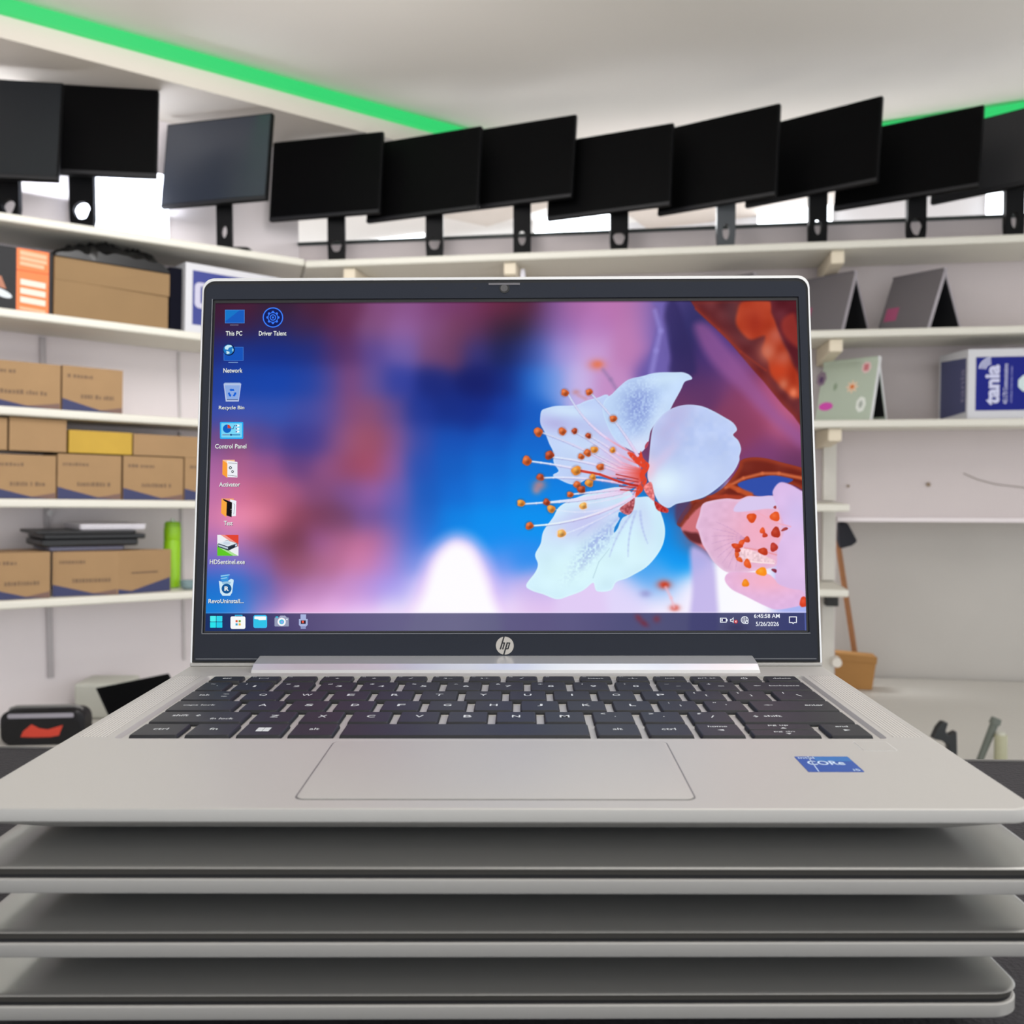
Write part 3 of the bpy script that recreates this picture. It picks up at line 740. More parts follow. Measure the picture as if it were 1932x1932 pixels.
# router box
def router():
    v0 = .03
    z = ZB[3] + .001
    ul, _ = on(FB, 1825, 780, v0); ur = on(FB, 2085, 780, v0)[0]
    wt = on(FB, 1880, 658, v0)[1]; H = wt - z
    # the left side runs back to the photo's 1771
    vb = .24; ubk = on(FB, 1771, 780, vb)[0]
    b = MB().prism([(ul, v0, z), (ur, v0, z), (ur, vb, z), (ubk, vb, z)], (0, 0, H))
    b.box((ul + .028, v0 - .0008, z + H*.115), (ur - .03, v0 + .0003, z + H*.885), 1)
    # side print
    s = Vector((ubk - ul, vb - v0, 0)); n = Vector((-s.y, s.x, 0)).normalized()
    if n.x > 0: n = -n
    o = Vector((ul, v0, z)) + n*.0008
    b.prism([o + s*x + Vector((0, 0, H*zz)) for x, zz in ((.06, .10), (.94, .03), (.94, .9), (.06, .88))], tuple(-n*.0006), 2)
    root = empty('router_box', FB.copy(), 'white and royal blue carton lettered sideways at the right end of a back shelf', 'box')
    b.build('carton', [white_card, blue_face, mat('slate_blue_side_print', (72, 76, 116), .6)], root)
    e = v0 - .0014
    pr = mat('white_blue_print', (206, 208, 236), .5)
    def lay(px, py, py2, px2):
        return on(FB, px, py, e), on(FB, px2, py2, e)
    def vtext(txt, x0, x1, y0, y1, m, bold=.0):
        (ua, wa), (ub, wb) = on(FB, x0, y1, e), on(FB, x1, y0, e)
        cx, cz = (ua + ub)/2, (wa + wb)/2
        # letters stand in the wall plane and read upwards
        M = T(cx, e, cz) @ Matrix.Rotation(PI/2, 4, 'X') @ Matrix.Rotation(PI/2, 4, 'Z')
        text_obj('lettering', txt, .1, m, root, M, width=wb - wa, height=ub - ua, bold=bold)
    vtext('tania', 1858, 1887, 688, 764, pr, bold=.004)
    vtext('4G LTE Communications', 1892, 1902, 686, 762, pr)
    vtext('wireless internet router', 1905, 1911, 690, 760, mat('faint_blue_print', (140, 142, 205), .5))
    # radio waves
    cu_, cw_ = on(FB, 1871, 697, e)
    w_ = MB()
    for r0 in (.020, .030, .040):
        L = []
        for i in range(13):
            a = math.radians(95 + 80*i/12)
            L.append((a,))
        for i in range(12):
            a, c = L[i][0], L[i + 1][0]
            w_.prism([(cu_ + r*math.cos(t), e, cw_ + r*math.sin(t)) for r, t in ((r0, a), (r0 + .006, a), (r0 + .006, c), (r0, c))], (0, .0006, 0))
    w_.build('wave_emblem', pr, root)
    cu_, cw_ = on(FB, 1938, 723, e)
    k = [(cu_ + .034*math.cos(2*PI*(i + .5)/8), e, cw_ + .034*math.sin(2*PI*(i + .5)/8)) for i in range(8)]
    MB().prism(k, (0, .0006, 0)).build('printed_badge', mat('pale_mint_print', (206, 224, 224), .5), root)
    # name on the side
    M = Matrix.Identity(4)
    X = Vector((0, 0, 1)); Z = n; Yv = Z.cross(X)
    for j in range(3): M[j][0] = X[j]; M[j][1] = Yv[j]; M[j][2] = Z[j]
    M.translation = o + s*.17 + Vector((0, 0, H*.48)) + n*.0006
    text_obj('lettering', 'tania', .1, mat('dim_lilac_print', (130, 126, 158), .6), root, M, width=H*.5, height=abs(s.length)*.14)
router()
# ------------------------------------------------------------------ right-hand recess: pole, brown board, black pad
def recess():
    v = SD + .26
    a = on(FB, 1577, 1000, v - .03); b_ = on(FB, 1614, 1236, v - .06)
    d = Vector((b_[0] - a[0], -.03, b_[1] - a[1]))
    p = Vector((a[0], v - .03, a[1])); 
    k = (ZCT + .002 - p.z)/d.z
    q = p + d*k; q.y = v - .05
    top = p - d*.35
    top.z = min(top.z, CH*0 - .235)
    root = empty('mop', FB @ T(q.x, q.y, q.z), 'brown wooden pole with a black head leaning in the grey recess', 'mop')
    MB().tube((0, 0, .006), tuple(p - q), .0125).build('pole', mat('brown_wood_pole', (150, 100, 58), .6, noise=.15, nscale=30), root)
    h = [(1582, 985), (1600, 986), (1619, 1022), (1608, 1030), (1586, 1036), (1581, 1020)]
    pts = [on(FB, x, y, v - .085) for x, y in h]
    MB().prism([(x - q.x, v - .085 - q.y, z - q.z) for x, z in pts], (0, .045, 0)).build('pad', mat('black_cloth', (30, 32, 40), .8, bump=.3, nscale=60), root, bevel=.01)
    # brown box
    pts = [on(FB, x, y, v - .20) for x, y in ((1570, 1231), (1655, 1240), (1641, 1330))]
    x0, x1, x2 = pts[0][0], pts[1][0], pts[2][0]; zt0, zt1 = pts[0][1], pts[1][1]
    zb_ = ZCT + .001
    k = (zb_ - zt1)/(pts[2][1] - zt1); xb = x1 + (x2 - x1)*k
    x0 -= .03
    MBb = MB().prism([(x0, v - .20, zb_), (xb, v - .20, zb_), (x1, v - .20, zt1), (x0, v - .20, zt0)], (0, .09, 0))
    MBb.prism([(x0 - .002, v - .203, zt0 - .03), (x1 - .001, v - .203, zt1 - .03), (x1 + .001, v - .203, zt1 + .001), (x0 - .002, v - .203, zt0 + .001)], (0, .003, 0))
    tag(MBb.build('cardboard_box', mat('dark_tan_board', (168, 120, 62), .7, noise=.1, nscale=8), mw=FB, bevel=.002), 'dark tan box standing in front of the wooden pole beside the post', 'box')
    # white knob on post
    u, wz = on(FB, 1577, 1248, SD - .1)
    tag(MB().tube((u, SD - .13, wz), (u, SD - .085, wz), .019, .022).build('hook_knob', mat('white_knob', (222, 216, 206), .5), mw=FB, smooth=True), 'white round knob on the post beside the dark tan box', 'knob')
    u0, w0 = on(FB, 1556, 1142, SD - .12); u1, w1 = on(FB, 1580, 1128, SD - .12)
    tag(MB().box((u0, SD - .15, w0), (u1, SD - .092, ZB[5] - TH - .001)).build('clamp', mat('black_clamp', (20, 20, 20), .5), mw=FB, bevel=.003), 'small black clamp under the lower short shelf', 'clamp')
recess()
def tools():
    Y = 3.0; zt = CH + ZCT + .001
    def P(x, y, YY=Y): p = at(x, y, YY); return p
    # black clamp-like tool
    base = P(1780, 1440)
    root = empty('tape_dispenser', T(base.x, Y, zt), 'black two-horned tool standing behind the right edge of the laptop', 'tool')
    pts = [(1757, 1392), (1766, 1372), (1776, 1360), (1786, 1362), (1781, 1378), (1786, 1386), (1802, 1378), (1803, 1420), (1798, 1446), (1790, 1446), (1786, 1404), (1774, 1396)]
    q = [P(*p) for p in pts]
    lo = min(p.z for p in q)
    MB().prism([(p.x - base.x, -.015, max(p.z - zt, .0)) for p in q], (0, .03, 0)).build('arm', mat('black_tool_plastic', (24, 28, 30), .45), root, bevel=.004)
    MB().box((-.05, -.03, 0), (.05, .03, .012)).build('foot', mat('black_tool_plastic', (24, 28, 30), .45), root, bevel=.003)
    # olive canister and leaning stick
    a, b_ = P(1876, 1440), P(1899, 1440); top = P(1888, 1382)
    c = (a + b_)/2; r = (b_.x - a.x)/2; h = top.z - zt
    root = empty('spray_can', T(c.x, Y, zt), 'pale olive can behind the dark mat at the right edge', 'can')
    MB().lathe([(r*.95, 0), (r, .004), (r, h*.9), (r*.9, h*.94)]).build('body', mat('pale_olive_paint', (170, 168, 140), .5), root, smooth=True)
    MB().lathe([(r*.7, h*.94), (r*.7, h), (r*.3, h*1.01)]).build('cap', mat('light_cap', (200, 200, 186), .5), root, smooth=True)
    p0, p1 = P(1846, 1452, 3.02), P(1876, 1366, 3.02)
    p0.z = zt + .006
    MB_ = MB().tube(tuple(p0), tuple(p1), .010, .013, n=12)
    MB_.tube(tuple(p1), tuple(p1 + (p1 - p0).normalized()*.02), .018, .016, n=12)
    tag(MB_.build('screwdriver', mat('grey_green_handle', (98, 104, 96), .6), smooth=True), 'grey green stick tool leaning beside the pale olive can', 'tool')
tools()
# ------------------------------------------------------------------ left counter: speaker, dark screen, pale box
def left_counter():
    zt = CH + ZCT + .001
    c = atz(80, 1406, zt)
    yaw = math.radians(4)
    s = (c - Vector((0, 0, zt))).y/FPX*1.0
    W = 157*s; H = (1404 - 1338)*s
    D = .075
    root = empty('bluetooth_speaker', T(c.x, c.y, zt) @ Matrix.Rotation(yaw, 4, 'Z'), 'rounded black boombox speaker with a red mark, bottom left behind the laptop', 'speaker')
    def ov(y, k): return [(x, y, z) for x, z, _ in rrect(-W/2*k, W/2*k, H*(1 - k)/2, H - H*(1 - k)/2, 0, H*.30, 8)]
    MB().loft([ov(0, .94), ov(.006, 1), ov(D, 1), ov(D + .006, .94)]).build('cabinet', mat('black_speaker_shell', (16, 15, 19), .4, 0, .3), root, smooth=True)
    MB().loft([[(x, -.001, z) for x, z, _ in rrect(-W*.45, W*.45, H*.05, H*.74, 0, H*.2, 8)], [(x, .002, z) for x, z, _ in rrect(-W*.45, W*.45, H*.05, H*.74, 0, H*.2, 8)]]).build(
        'grille', mat('black_grille_cloth', (14, 13, 15), .9, bump=.5, nscale=500), root)
    MB().loft([[(x, -.002, z) for x, z, _ in rrect(-W*.40, W*.38, H*.80, H*.93, 0, H*.05, 5)], [(x, .003, z) for x, z, _ in rrect(-W*.40, W*.38, H*.80, H*.93, 0, H*.05, 5)]]).build(
        'silver_trim', mat('grey_silver_trim', (160, 156, 166), .35, .4), root)
    # carrying bar
    b = MB(); pp = [(-W*.44, D*.5, H*.80), (-W*.42, D*.5, H*1.0), (-W*.34, D*.5, H*1.06), (W*.34, D*.5, H*1.06), (W*.42, D*.5, H*1.0), (W*.44, D*.5, H*.80)]
    for a, c_ in zip(pp, pp[1:]): b.tube(a, c_, .006, n=10)
    b.build('handle', mat('grey_handle', (120, 118, 116), .5), root, smooth=True)
    red = [(-.22, .42), (-.12, .62), (-.03, .50), (.07, .46), (.25, .58), (.20, .28), (.10, .24), (-.10, .24), (-.25, .26)]
    MB().prism([(W*x, -.0022, H*z) for x, z in red], (0, .001, 0)).build('red_emblem', mat('red_print', (196, 56, 34), .5), root)
    # dark screen leaning back
    Y = c.y + .12
    q = [at(180, 1298, Y), at(318, 1270, Y + .06), at(352, 1345, Y + .02), at(214, 1372, Y - .04)]
    # extend down until it stands
    dn = (q[3] - q[0]).normalized(); k = (q[3].z - zt)/-dn.z if dn.z < 0 else 0
    q3 = q[3] + dn*max(0, k - .004); q2 = q3 + (q[1] - q[0])
    nn = (q[1] - q[0]).cross(dn).normalized()
    if nn.y > 0: nn = -nn
    root = empty('tablet_computer', T(*q3), 'black dark-screened tablet leaning askew beside the left laptop edge', 'tablet')
    P = [Vector(p) - q3 for p in (q[0], q[1], q2, q3)]
    low = min((p + q3).z for p in P)
    if low < zt: 
        for p in P: p.z += zt - low
    MB().prism(P, tuple(-nn*.012)).build('shell', mat('black_tablet_shell', (8, 8, 10), .6, 0, .1), root, bevel=.003)
    cc = (P[0] + P[1] + P[2] + P[3])/4
    MB().prism([cc + (p - cc)*.94 + nn*.0012 for p in P], tuple(-nn*.001)).build('screen', mat('black_screen_glass', (3, 3, 4), .6, 0, .05), root)
    Y2 = Y + .22
    a, b_ = at(138, 1290, Y2), at(235, 1290, Y2)
    tag(MB().box((a.x, Y2, zt), (b_.x, Y2 + .16, a.z)).build('boxed_goods', mat('pale_grey_green_carton', (196, 196, 186), .7), bevel=.012), 'pale grey box between the speaker and the black tablet', 'box')
left_counter()
# ------------------------------------------------------------------ desk
hd = .1675
e0, e1 = at(0, 1405, .576), at(1932, 1437, .5424)
ang = math.atan2(e1.y - e0.y, e1.x - e0.x)
D0 = Vector((0, e0.y + (0 - e0.x)*math.tan(ang), CH - hd))
FD = frame(D0, ang)
root = empty('desk', FD.copy(), 'dark desk under the stack of laptops', 'desk')
desk_m = mat('dark_desk_top', (34, 32, 36), .6)
MB().box((-.8, -.75, -.030), (.8, .0, -.003)).build('desk_top', desk_m, root, bevel=.002)
for x in (-.75, .69):
    for y in (-.72, -.09):
        MB().box((x, y, -(CH - hd) + .001), (x + .06, y + .06, -.031)).build('leg', desk_m, root)
mt = MB().box((-.78, -.74, -.0028), (.78, -.0015, -.0003)).build('desk_mat', mat('dark_grey_felt', (46, 44, 48), .95, noise=.25, nscale=500, bump=.6), mw=FD)
b2 = MB().box((-.78, -.0035, -.0003), (.78, -.0015, .0006)).build('stitched_hem', mat('grey_hem', (112, 110, 108), .9), mt)
tag(mt, 'dark grey felt mat covering the desk around the laptop stack', 'mat')
# ------------------------------------------------------------------ closed laptops of the stack
HW = .1538; HD_ = .2072
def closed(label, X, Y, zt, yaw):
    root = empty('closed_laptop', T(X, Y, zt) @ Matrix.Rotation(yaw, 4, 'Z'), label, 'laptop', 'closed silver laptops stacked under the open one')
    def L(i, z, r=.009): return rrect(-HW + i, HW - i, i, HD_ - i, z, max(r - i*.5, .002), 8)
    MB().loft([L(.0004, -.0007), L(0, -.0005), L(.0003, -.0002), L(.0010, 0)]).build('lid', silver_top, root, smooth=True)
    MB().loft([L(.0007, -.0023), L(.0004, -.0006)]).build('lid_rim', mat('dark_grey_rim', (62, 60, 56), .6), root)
    MB().loft([L(.0009, -.0036), L(.0009, -.0022)]).build('gasket', gasket_m, root)
    def U(f, s, b, z): return rrect(-HW + s, HW - s, f, HD_ - b, z, .009, 8)
    MB().loft([U(.021, .014, .006, -.0157), U(.019, .012, .005, -.0153), U(.002, .0015, .001, -.0080), U(.0004, .0004, .0004, -.0076), L(0, -.0070), L(0, -.0038), L(.0004, -.0034)]).build('base', silver, root, smooth=True)
    for y in (.026, .182):
        MB().loft([rrect(-.125, .125, y, y + .006, -.0187, .0028), rrect(-.125, .125, y, y + .006, -.0157, .0028)]).build('rubber_foot', gasket_m, root)
    return root
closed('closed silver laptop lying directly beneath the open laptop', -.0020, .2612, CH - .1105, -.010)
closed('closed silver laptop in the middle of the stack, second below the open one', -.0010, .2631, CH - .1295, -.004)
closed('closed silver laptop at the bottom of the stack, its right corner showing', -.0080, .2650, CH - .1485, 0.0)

# ------------------------------------------------------------------ the open laptop
LX, LY, LYAW, LH = -.00605, .2655, -.012, .0955
FLAP = T(LX, LY, CH - LH) @ Matrix.Rotation(LYAW, 4, 'Z')
lap = empty('open_laptop', FLAP, 'open silver laptop with a blossom wallpaper, on top of the stack', 'laptop')
def U(f, s, b, z, r=.008): return rrect(-HW + s, HW - s, f, .2045 - b, z, r, 8)
RX0, RX1, RY0, RY1 = -.1375, .1380, .0705, .1745
deck = MB()
deck.loft([U(.021, .014, .004, -.0128), U(.019, .012, .003, -.0124), U(.0015, .0012, .001, -.0045), U(.0003, .0003, .0003, -.0041), U(0, 0, 0, -.0037),
           U(0, 0, 0, -.0006), U(.0002, .0002, .0002, -.0002), U(.0007, .0007, .0007, 0)], cap1=False)
# top plate around the keyboard well
deck.loft([U(.0007, .0007, .0007, 0), rrect(RX0, RX1, RY0, RY1, 0, .002, 8), rrect(RX0 + .001, RX1 - .001, RY0 + .0004, RY1 - .0003, -.0014, .002, 8)], cap0=False)
deck.build('base', silver, lap, smooth=True)
for y in (.026, .182):
    MB().loft([rrect(-.125, .125, y, y + .006, -.0148, .0028), rrect(-.125, .125, y, y + .006, -.0128, .0028)]).build('rubber_foot', gasket_m, lap)
# speaker grilles
def grille_mat():
    m = bpy.data.materials.new('perforated_silver'); m.use_nodes = True; nt = m.node_tree; b = nt.nodes['Principled BSDF']
    b.inputs['Roughness'].default_value = .45; b.inputs['Metallic'].default_value = .3
    tc = nt.nodes.new('ShaderNodeTexCoord'); mp = nt.nodes.new('ShaderNodeVectorMath'); mp.operation = 'SCALE'; mp.inputs['Scale'].default_value = 1/.00125
    nt.links.new(tc.outputs['Object'], mp.inputs[0])
    fr = nt.nodes.new('ShaderNodeVectorMath'); fr.operation = 'FRACTION'; nt.links.new(mp.outputs[0], fr.inputs[0])
    sb = nt.nodes.new('ShaderNodeVectorMath'); sb.operation = 'SUBTRACT'; sb.inputs[1].default_value = (.5, .5, 0); nt.links.new(fr.outputs[0], sb.inputs[0])
    ml = nt.nodes.new('ShaderNodeVectorMath'); ml.operation = 'MULTIPLY'; ml.inputs[1].default_value = (1, 1, 0); nt.links.new(sb.outputs[0], ml.inputs[0])
    ln = nt.nodes.new('ShaderNodeVectorMath'); ln.operation = 'LENGTH'; nt.links.new(ml.outputs[0], ln.inputs[0])
    rp = nt.nodes.new('ShaderNodeMapRange'); rp.inputs['From Min'].default_value = .22; rp.inputs['From Max'].default_value = .34
    nt.links.new(ln.outputs['Value'], rp.inputs['Value'])
    mx = nt.nodes.new('ShaderNodeMix'); mx.data_type = 'RGBA'
    mx.inputs['A'].default_value = (s2l(96), s2l(94), s2l(92), 1); mx.inputs['B'].default_value = (s2l(212), s2l(209), s2l(204), 1)
    nt.links.new(rp.outputs['Result'], mx.inputs['Factor']); nt.links.new(mx.outputs['Result'], b.inputs['Base Color'])
    return m
gm = grille_mat()
for x0, x1 in ((-.1512, -.1402), (.1402, .1512)):
    MB().loft([rrect(x0, x1, .0725, .1735, 0, .001), rrect(x0, x1, .0725, .1735, .00004, .001)]).build('speaker_grille', gm, lap)
# touchpad with its groove
groove = mat('touchpad_groove', (120, 119, 118), .5, .3)
MB().loft([rrect(-.0578, .0592, .0072, .0670, -.0000, .003, 8), rrect(-.0578, .0592, .0072, .0670, .00003, .003, 8)]).build('touchpad_groove', groove, lap)
MB().loft([rrect(-.0572, .0586, .0078, .0664, .00003, .0026, 8), rrect(-.0572, .0586, .0078, .0664, .00022, .0026, 8), rrect(-.0568, .0582, .0082, .0660, .00032, .0024, 8)]).build('touchpad', silver, lap, smooth=True)
MB().loft([rrect(.1240, .1358, .0560, .0670, .0, .0008), rrect(.1240, .1358, .0560, .0670, .00003, .0008)]).build('fingerprint_groove', silver_edge, lap)
MB().loft([rrect(.1243, .1355, .0563, .0666, .00002, .0006), rrect(.1243, .1355, .0563, .0666, .00012, .0006)]).build('fingerprint_reader', silver, lap)
# processor sticker
st = MB().loft([rrect(.0988, .1164, .0332, .0492, 0, .0004), rrect(.0988, .1164, .0332, .0492, .00012, .0004)]).build('sticker', mat('blue_foil_sticker', (16, 72, 158), .5, 0), lap)
st['label'] = 'blue processor sticker'
swh = mat('sticker_white_print', (200, 222, 246), .5)
MB().loft([rrect(.1045, .1162, .0440, .0490, .00012, .0003), rrect(.1045, .1162, .0440, .0490, .00014, .0003)]).build('sticker_sheen', mat('lighter_blue_foil', (26, 104, 176), .5, 0), st)
text_obj('lettering', 'intel', .004, swh, st, T(.1022, .0476, .00018), width=.0052, height=.0020)
text_obj('lettering', 'CORe', .006, swh, st, T(.1070, .0421, .00018), width=.0118, height=.0042, bold=.0001)
text_obj('lettering', 'i5', .004, swh, st, T(.1145, .0349, .00018), width=.0022, height=.0020)
MB().prism([(.1019, .0332, .00016), (.1022, .0332, .00016), (.1034, .0491, .00016), (.1031, .0491, .00016)], (0, 0, .00002)).build('printed_line', swh, st)

# keys ------------------------------------------------
KZ = -.0014
def key(x0, x1, y0, y1, legends=()):
    x0, x1, y0, y1 = [v/1000 for v in (x0, x1, y0, y1)]
    o = MB().loft([rrect(x0 - .0003, x1 + .0003, y0 - .0003, y1 + .0001, KZ + .0004, .0008, 3), rrect(x0, x1, y0, y1, .0001, .0008, 3), rrect(x0 + .0003, x1 - .0003, y0 + .0003, y1 - .0003, .00035, .0007, 3)]).build('key', key_m, lap, smooth=True)
    cx, cy = (x0 + x1)/2, (y0 + y1)/2
    for (txt, dx, dy, wd, ht) in legends:
        if txt == '#win':
            b = MB()
            for i in (0, 1):
                for j in (0, 1): b.box((cx - .0024 + i*.0025, cy - .0026 + j*.0026, .00036), (cx - .0001 + i*.0025, cy - .0002 + j*.0026, .00040))
            b.build('key_legend', legend_m, o); continue
        if txt == '#power':
            b = MB()
            for i in range(20):
                a0, a1 = [math.radians(115 + 310*k/20) for k in (i, i + 1)]
                b.prism([(cx + r*math.cos(t), cy + r*math.sin(t), .00036) for r, t in ((.0011, a0), (.0015, a0), (.0015, a1), (.0011, a1))], (0, 0, .00004))
            b.box((cx - .0002, cy, .00036), (cx + .0002, cy + .0018, .0004)); b.build('key_legend', legend_m, o); continue
        if txt[0] == '<' and len(txt) > 1:      # arrows
            b = MB(); ax, ay = cx + dx/1000, cy + dy/1000; s = wd/1000/2; dr = txt[1]
            P = {'l': [(-1, 0), (.8, .7), (.8, -.7)], 'r': [(1, 0), (-.8, .7), (-.8, -.7)], 'u': [(0, .7), (.9, -.6), (-.9, -.6)], 'd': [(0, -.7), (.9, .6), (-.9, .6)]}[dr]
            b.prism([(ax + x*s, ay + y*s, .00036) for x, y in P], (0, 0, .00004))
            if len(txt) > 2:
                if dr in 'lr': b.box((ax, ay - .00018, .00036), (ax + (s*2.2 if dr == 'l' else -s*2.2), ay + .00018, .0004)) if dr == 'l' else b.box((ax - s*2.2, ay - .00018, .00036), (ax, ay + .00018, .0004))
                else: b.box((ax - s*.4, ay - s*1.4, .00036), (ax + s*.4, ay, .0004))
            b.build('key_legend', legend_m, o); continue
        text_obj('key_legend', txt, .004, legend_m, o, T(cx + dx/1000, cy + dy/1000, .00040), width=wd/1000, height=ht/1000)
    return o
R = [73.5, 91.6, 109.2, 126.6, 143.9]; KH = 15.4
def L1(t, big=True):
    wdt = {'I': .7, 'M': 3.8, 'W': 4.4, 'J': 2.2, 'L': 2.5}.get(t, 3.2)
    return [(t, 0, .6, wdt, 3.4)]
def L2(a, b, wa=1.6, ha=2.2, wb=2.4, hb=2.8): return [(a, -3.6, 3.6, wa, ha), (b, 1.0, -.4, wb, hb)]
# number row
y = R[4]
key(-133.5, -121.5, y, y + KH, [('~', -1.6, 4, 2.0, .8), ('`', 1.2, .5, .9, .9)])
nums = [('!', '1'), ('@', '2'), ('#', '3'), ('$', '4'), ('%', '5'), ('^', '6'), ('&', '7'), ('*', '8'), ('(', '9'), (')', '0'), ('_', '-'), ('+', '=')]
for i, (a, b_) in enumerate(nums):
    x = -118 + 18.64*i
    key(x, x + 15.2, y, y + KH, L2(a, b_, wa={'!': .5, '(': .8, ')': .8}.get(a, 2.0), ha={'_': .3, '^': 1.0}.get(a, 2.0), wb={'1': 1.1, '-': 2}.get(b_, 2.6), hb={'-': .4, '=': 1.2}.get(b_, 3.0)))
key(105.3, 133.5, y, y + KH, [('backspace', 4, .2, 13, 2.4), ('<l-', -8.5, .4, 2.0, 0)])
y = R[3]
key(-133.5, -112.8, y, y + KH, [('tab', -3, .6, 4.4, 2.6), ('<l-', 5.2, 2.2, 1.6, 0), ('<r-', 6.6, -1.8, 1.6, 0)])
for i, c in enumerate('QWERTYUIOP'): key(-108.9 + 18.68*i, -93.6 + 18.68*i, y, y + KH, L1(c))
key(77.9, 93.2, y, y + KH, [('{', -4, 4, 1, 2.4), ('[', .5, -.4, .9, 2.8)])
key(96.5, 111.6, y, y + KH, [('}', -4, 4, 1, 2.4), (']', .5, -.4, .9, 2.8)])
key(114.9, 133.5, y, y + KH, [('|', -5, 4, .4, 2.6), ('\\', .5, -.2, 2.0, 3)])
y = R[2]
key(-133.4, -107.2, y, y + KH, [('caps lock', -2, .4, 13, 2.6)])
for i, c in enumerate('ASDFGHJKL'): key(-104 + 18.68*i, -88.8 + 18.68*i, y, y + KH, L1(c))
key(64.1, 79.2, y, y + KH, [(':', -3.5, 4, .5, 2), (';', .6, -.2, .8, 2.6)])
key(82.6, 97.9, y, y + KH, [('"', -3.5, 4.6, 1.2, 1), ("'", .6, 1.2, .5, 1)])
key(101.2, 133.7, y, y + KH, [('enter', 8.5, .4, 7.6, 2.2), ('<l-', -10.5, .6, 2.2, 0)])
y = R[1]
key(-133.1, -98.1, y, y + KH, [('shift', -8.5, 2, 6.2, 2.8), ('<u-', -1.6, 2.4, 2.4, 0), ('fn lock', 9, -2.8, 9, 2.4)])
for i, c in enumerate('ZXCVBNM'): key(-94.8 + 18.68*i, -79.6 + 18.68*i, y, y + KH, L1(c))
for i, (a, b_) in enumerate((('<', ','), ('>', '.'), ('?', '/'))):
    x = -94.8 + 18.68*(7 + i); key(x, x + 15.2, y, y + KH, [(a, -3.6, 4.4, 1.8, 2.0), (b_, .8, .2, .6 if b_ != '/' else 1.8, .9 if b_ != '/' else 3)])
key(92.2, 133.6, y, y + KH, [('<u-', -14.5, 1.2, 2.4, 0), ('shift', -8, 1, 6.8, 2.6)])
y = R[0]
key(-133, -115.9, y, y + KH, [('ctrl', 0, .6, 5.4, 2.6)])
key(-112.9, -97, y, y + KH, [('fn', 0, .6, 3, 2.6)])
key(-94.3, -78.5, y, y + KH, [('#win', 0, 0, 0, 0)])
key(-75.7, -59.8, y, y + KH, [('alt', 0, .6, 3.6, 2.6)])
key(-57.0, 32.9, y, y + KH)
key(35.8, 51.3, y, y + KH, [('alt', 0, .6, 3.6, 2.6)])
key(54.4, 70.0, y, y + KH, [('ctrl', 0, .6, 5.2, 2.6)])
key(73, 88.4, y, y + KH, [('home', 0, 4.2, 7, 1.8), ('<l', .4, -.6, 2.6, 0)])
key(91.5, 115.4, y + 8.0, y + KH, [('pg up', 0, 1.4, 7.5, 1.8), ('<u', 1.0, -1.8, 2.2, 0)])
key(91.5, 115.4, y, y + 7.3, [('pg dn', 0, 1.2, 7.5, 1.8), ('<d', 1.0, -1.4, 2.2, 0)])
key(119, 133.7, y, y + KH, [('end', 0, 4.2, 4.6, 1.8), ('<r', .4, -.6, 2.6, 0)])
fl = ['esc', '[==]', '', '*', '*', '<dm', '<)-', '<)+', '<d/', '', 'insert', '-+-', '(oo)', 'prt sc', '#power', 'delete']
for i, t in enumerate(fl):
    x = -133.5 + 16.84*i; wd = 14.0 if i < 15 else 14.4
    lg = []
    if t == '#power': lg = [('#power', 0, 0, 0, 0)]
    elif t.startswith('<d'): lg = [('/', 0, .3, 2.2, 2)]
    elif t: lg = [(t.replace('<)', ')'), 0, .3, {'esc': 4, 'insert': 7, 'prt sc': 8, 'delete': 8, '*': 1.8}.get(t, 4.2), 2.0)]
    if 0 < i < 13: lg.append(('f%d' % i, -5, 3.1, 1.6, 1.1))
    key(x, x + wd, 162.0, 171.6, lg)

# hinge bar and lid --------------------------------------------
hb = [(.1800, -.0002), (.1812, .0012), (.1850, .0034), (.1960, .0050), (.2040, .0050), (.2040, -.0002)]
MB().loft([[(x, a, b_) for a, b_ in hb] for x in (-.1195, .1200)]).build('hinge_cover', mat('shiny_silver_hinge', (222, 224, 226), .3, .6), lap, bevel=.0003)
for x0, x1 in ((-.1535, -.1210), (.1215, .1535)):
    MB().box((x0, .1950, .00005), (x1, .2040, .0016)).build('hinge_shoulder', silver, lap, bevel=.0004)
TILT, HY, HZ = .1457, .1990, .0168
MS = T(0, HY, HZ) @ Matrix.Rotation(PI/2 - TILT, 4, 'X')       # screen plane: x right, y up the screen, z towards the viewer
AW, AH = .1469, .1652
LX0, LX1, LY0, LY1 = -.1539, .1539, -.0160, .1782
MB().loft([rlid(LX0 + .002, LX1 - .002, LY0, LY1 - .002, -.0052, .006, 8), rlid(LX0, LX1, LY0, LY1, -.0040, .006, 8), rlid(LX0, LX1, LY0, LY1, -.0002, .006, 8), rlid(LX0 + .0003, LX1 - .0003, LY0 + .0003, LY1 - .0003, .0003, .006, 8),
           rlid(LX0 + .0010, LX1 - .0010, LY0 + .0003, LY1 - .0016, .0003, .0055, 8), rlid(LX0 + .0010, LX1 - .0010, LY0 + .0003, LY1 - .0016, -.0014, .0055, 8)]).build('lid_shell', silver_edge, lap, MS, smooth=True)
MB().loft([rlid(LX0 + .0010, LX1 - .0010, LY0 + .0003, LY1 - .0016, -.0013, .0055, 8), rlid(LX0 + .0010, LX1 - .0010, LY0 + .0003, LY1 - .0016, -.0003, .0055, 8)]).build('gasket', gasket_m, lap, MS)
bz = MB()
o_ = [rlid(LX0 + .0022, LX1 - .0022, LY0 + .0016, LY1 - .0034, z, .0045, 8) for z in (-.0006, .0006, .0008)]
i_ = [rrect(-AW - .0011, AW + .0011, -.0009, AH + .0017, z, .0004, 8) for z in (.0008, -.0002)]
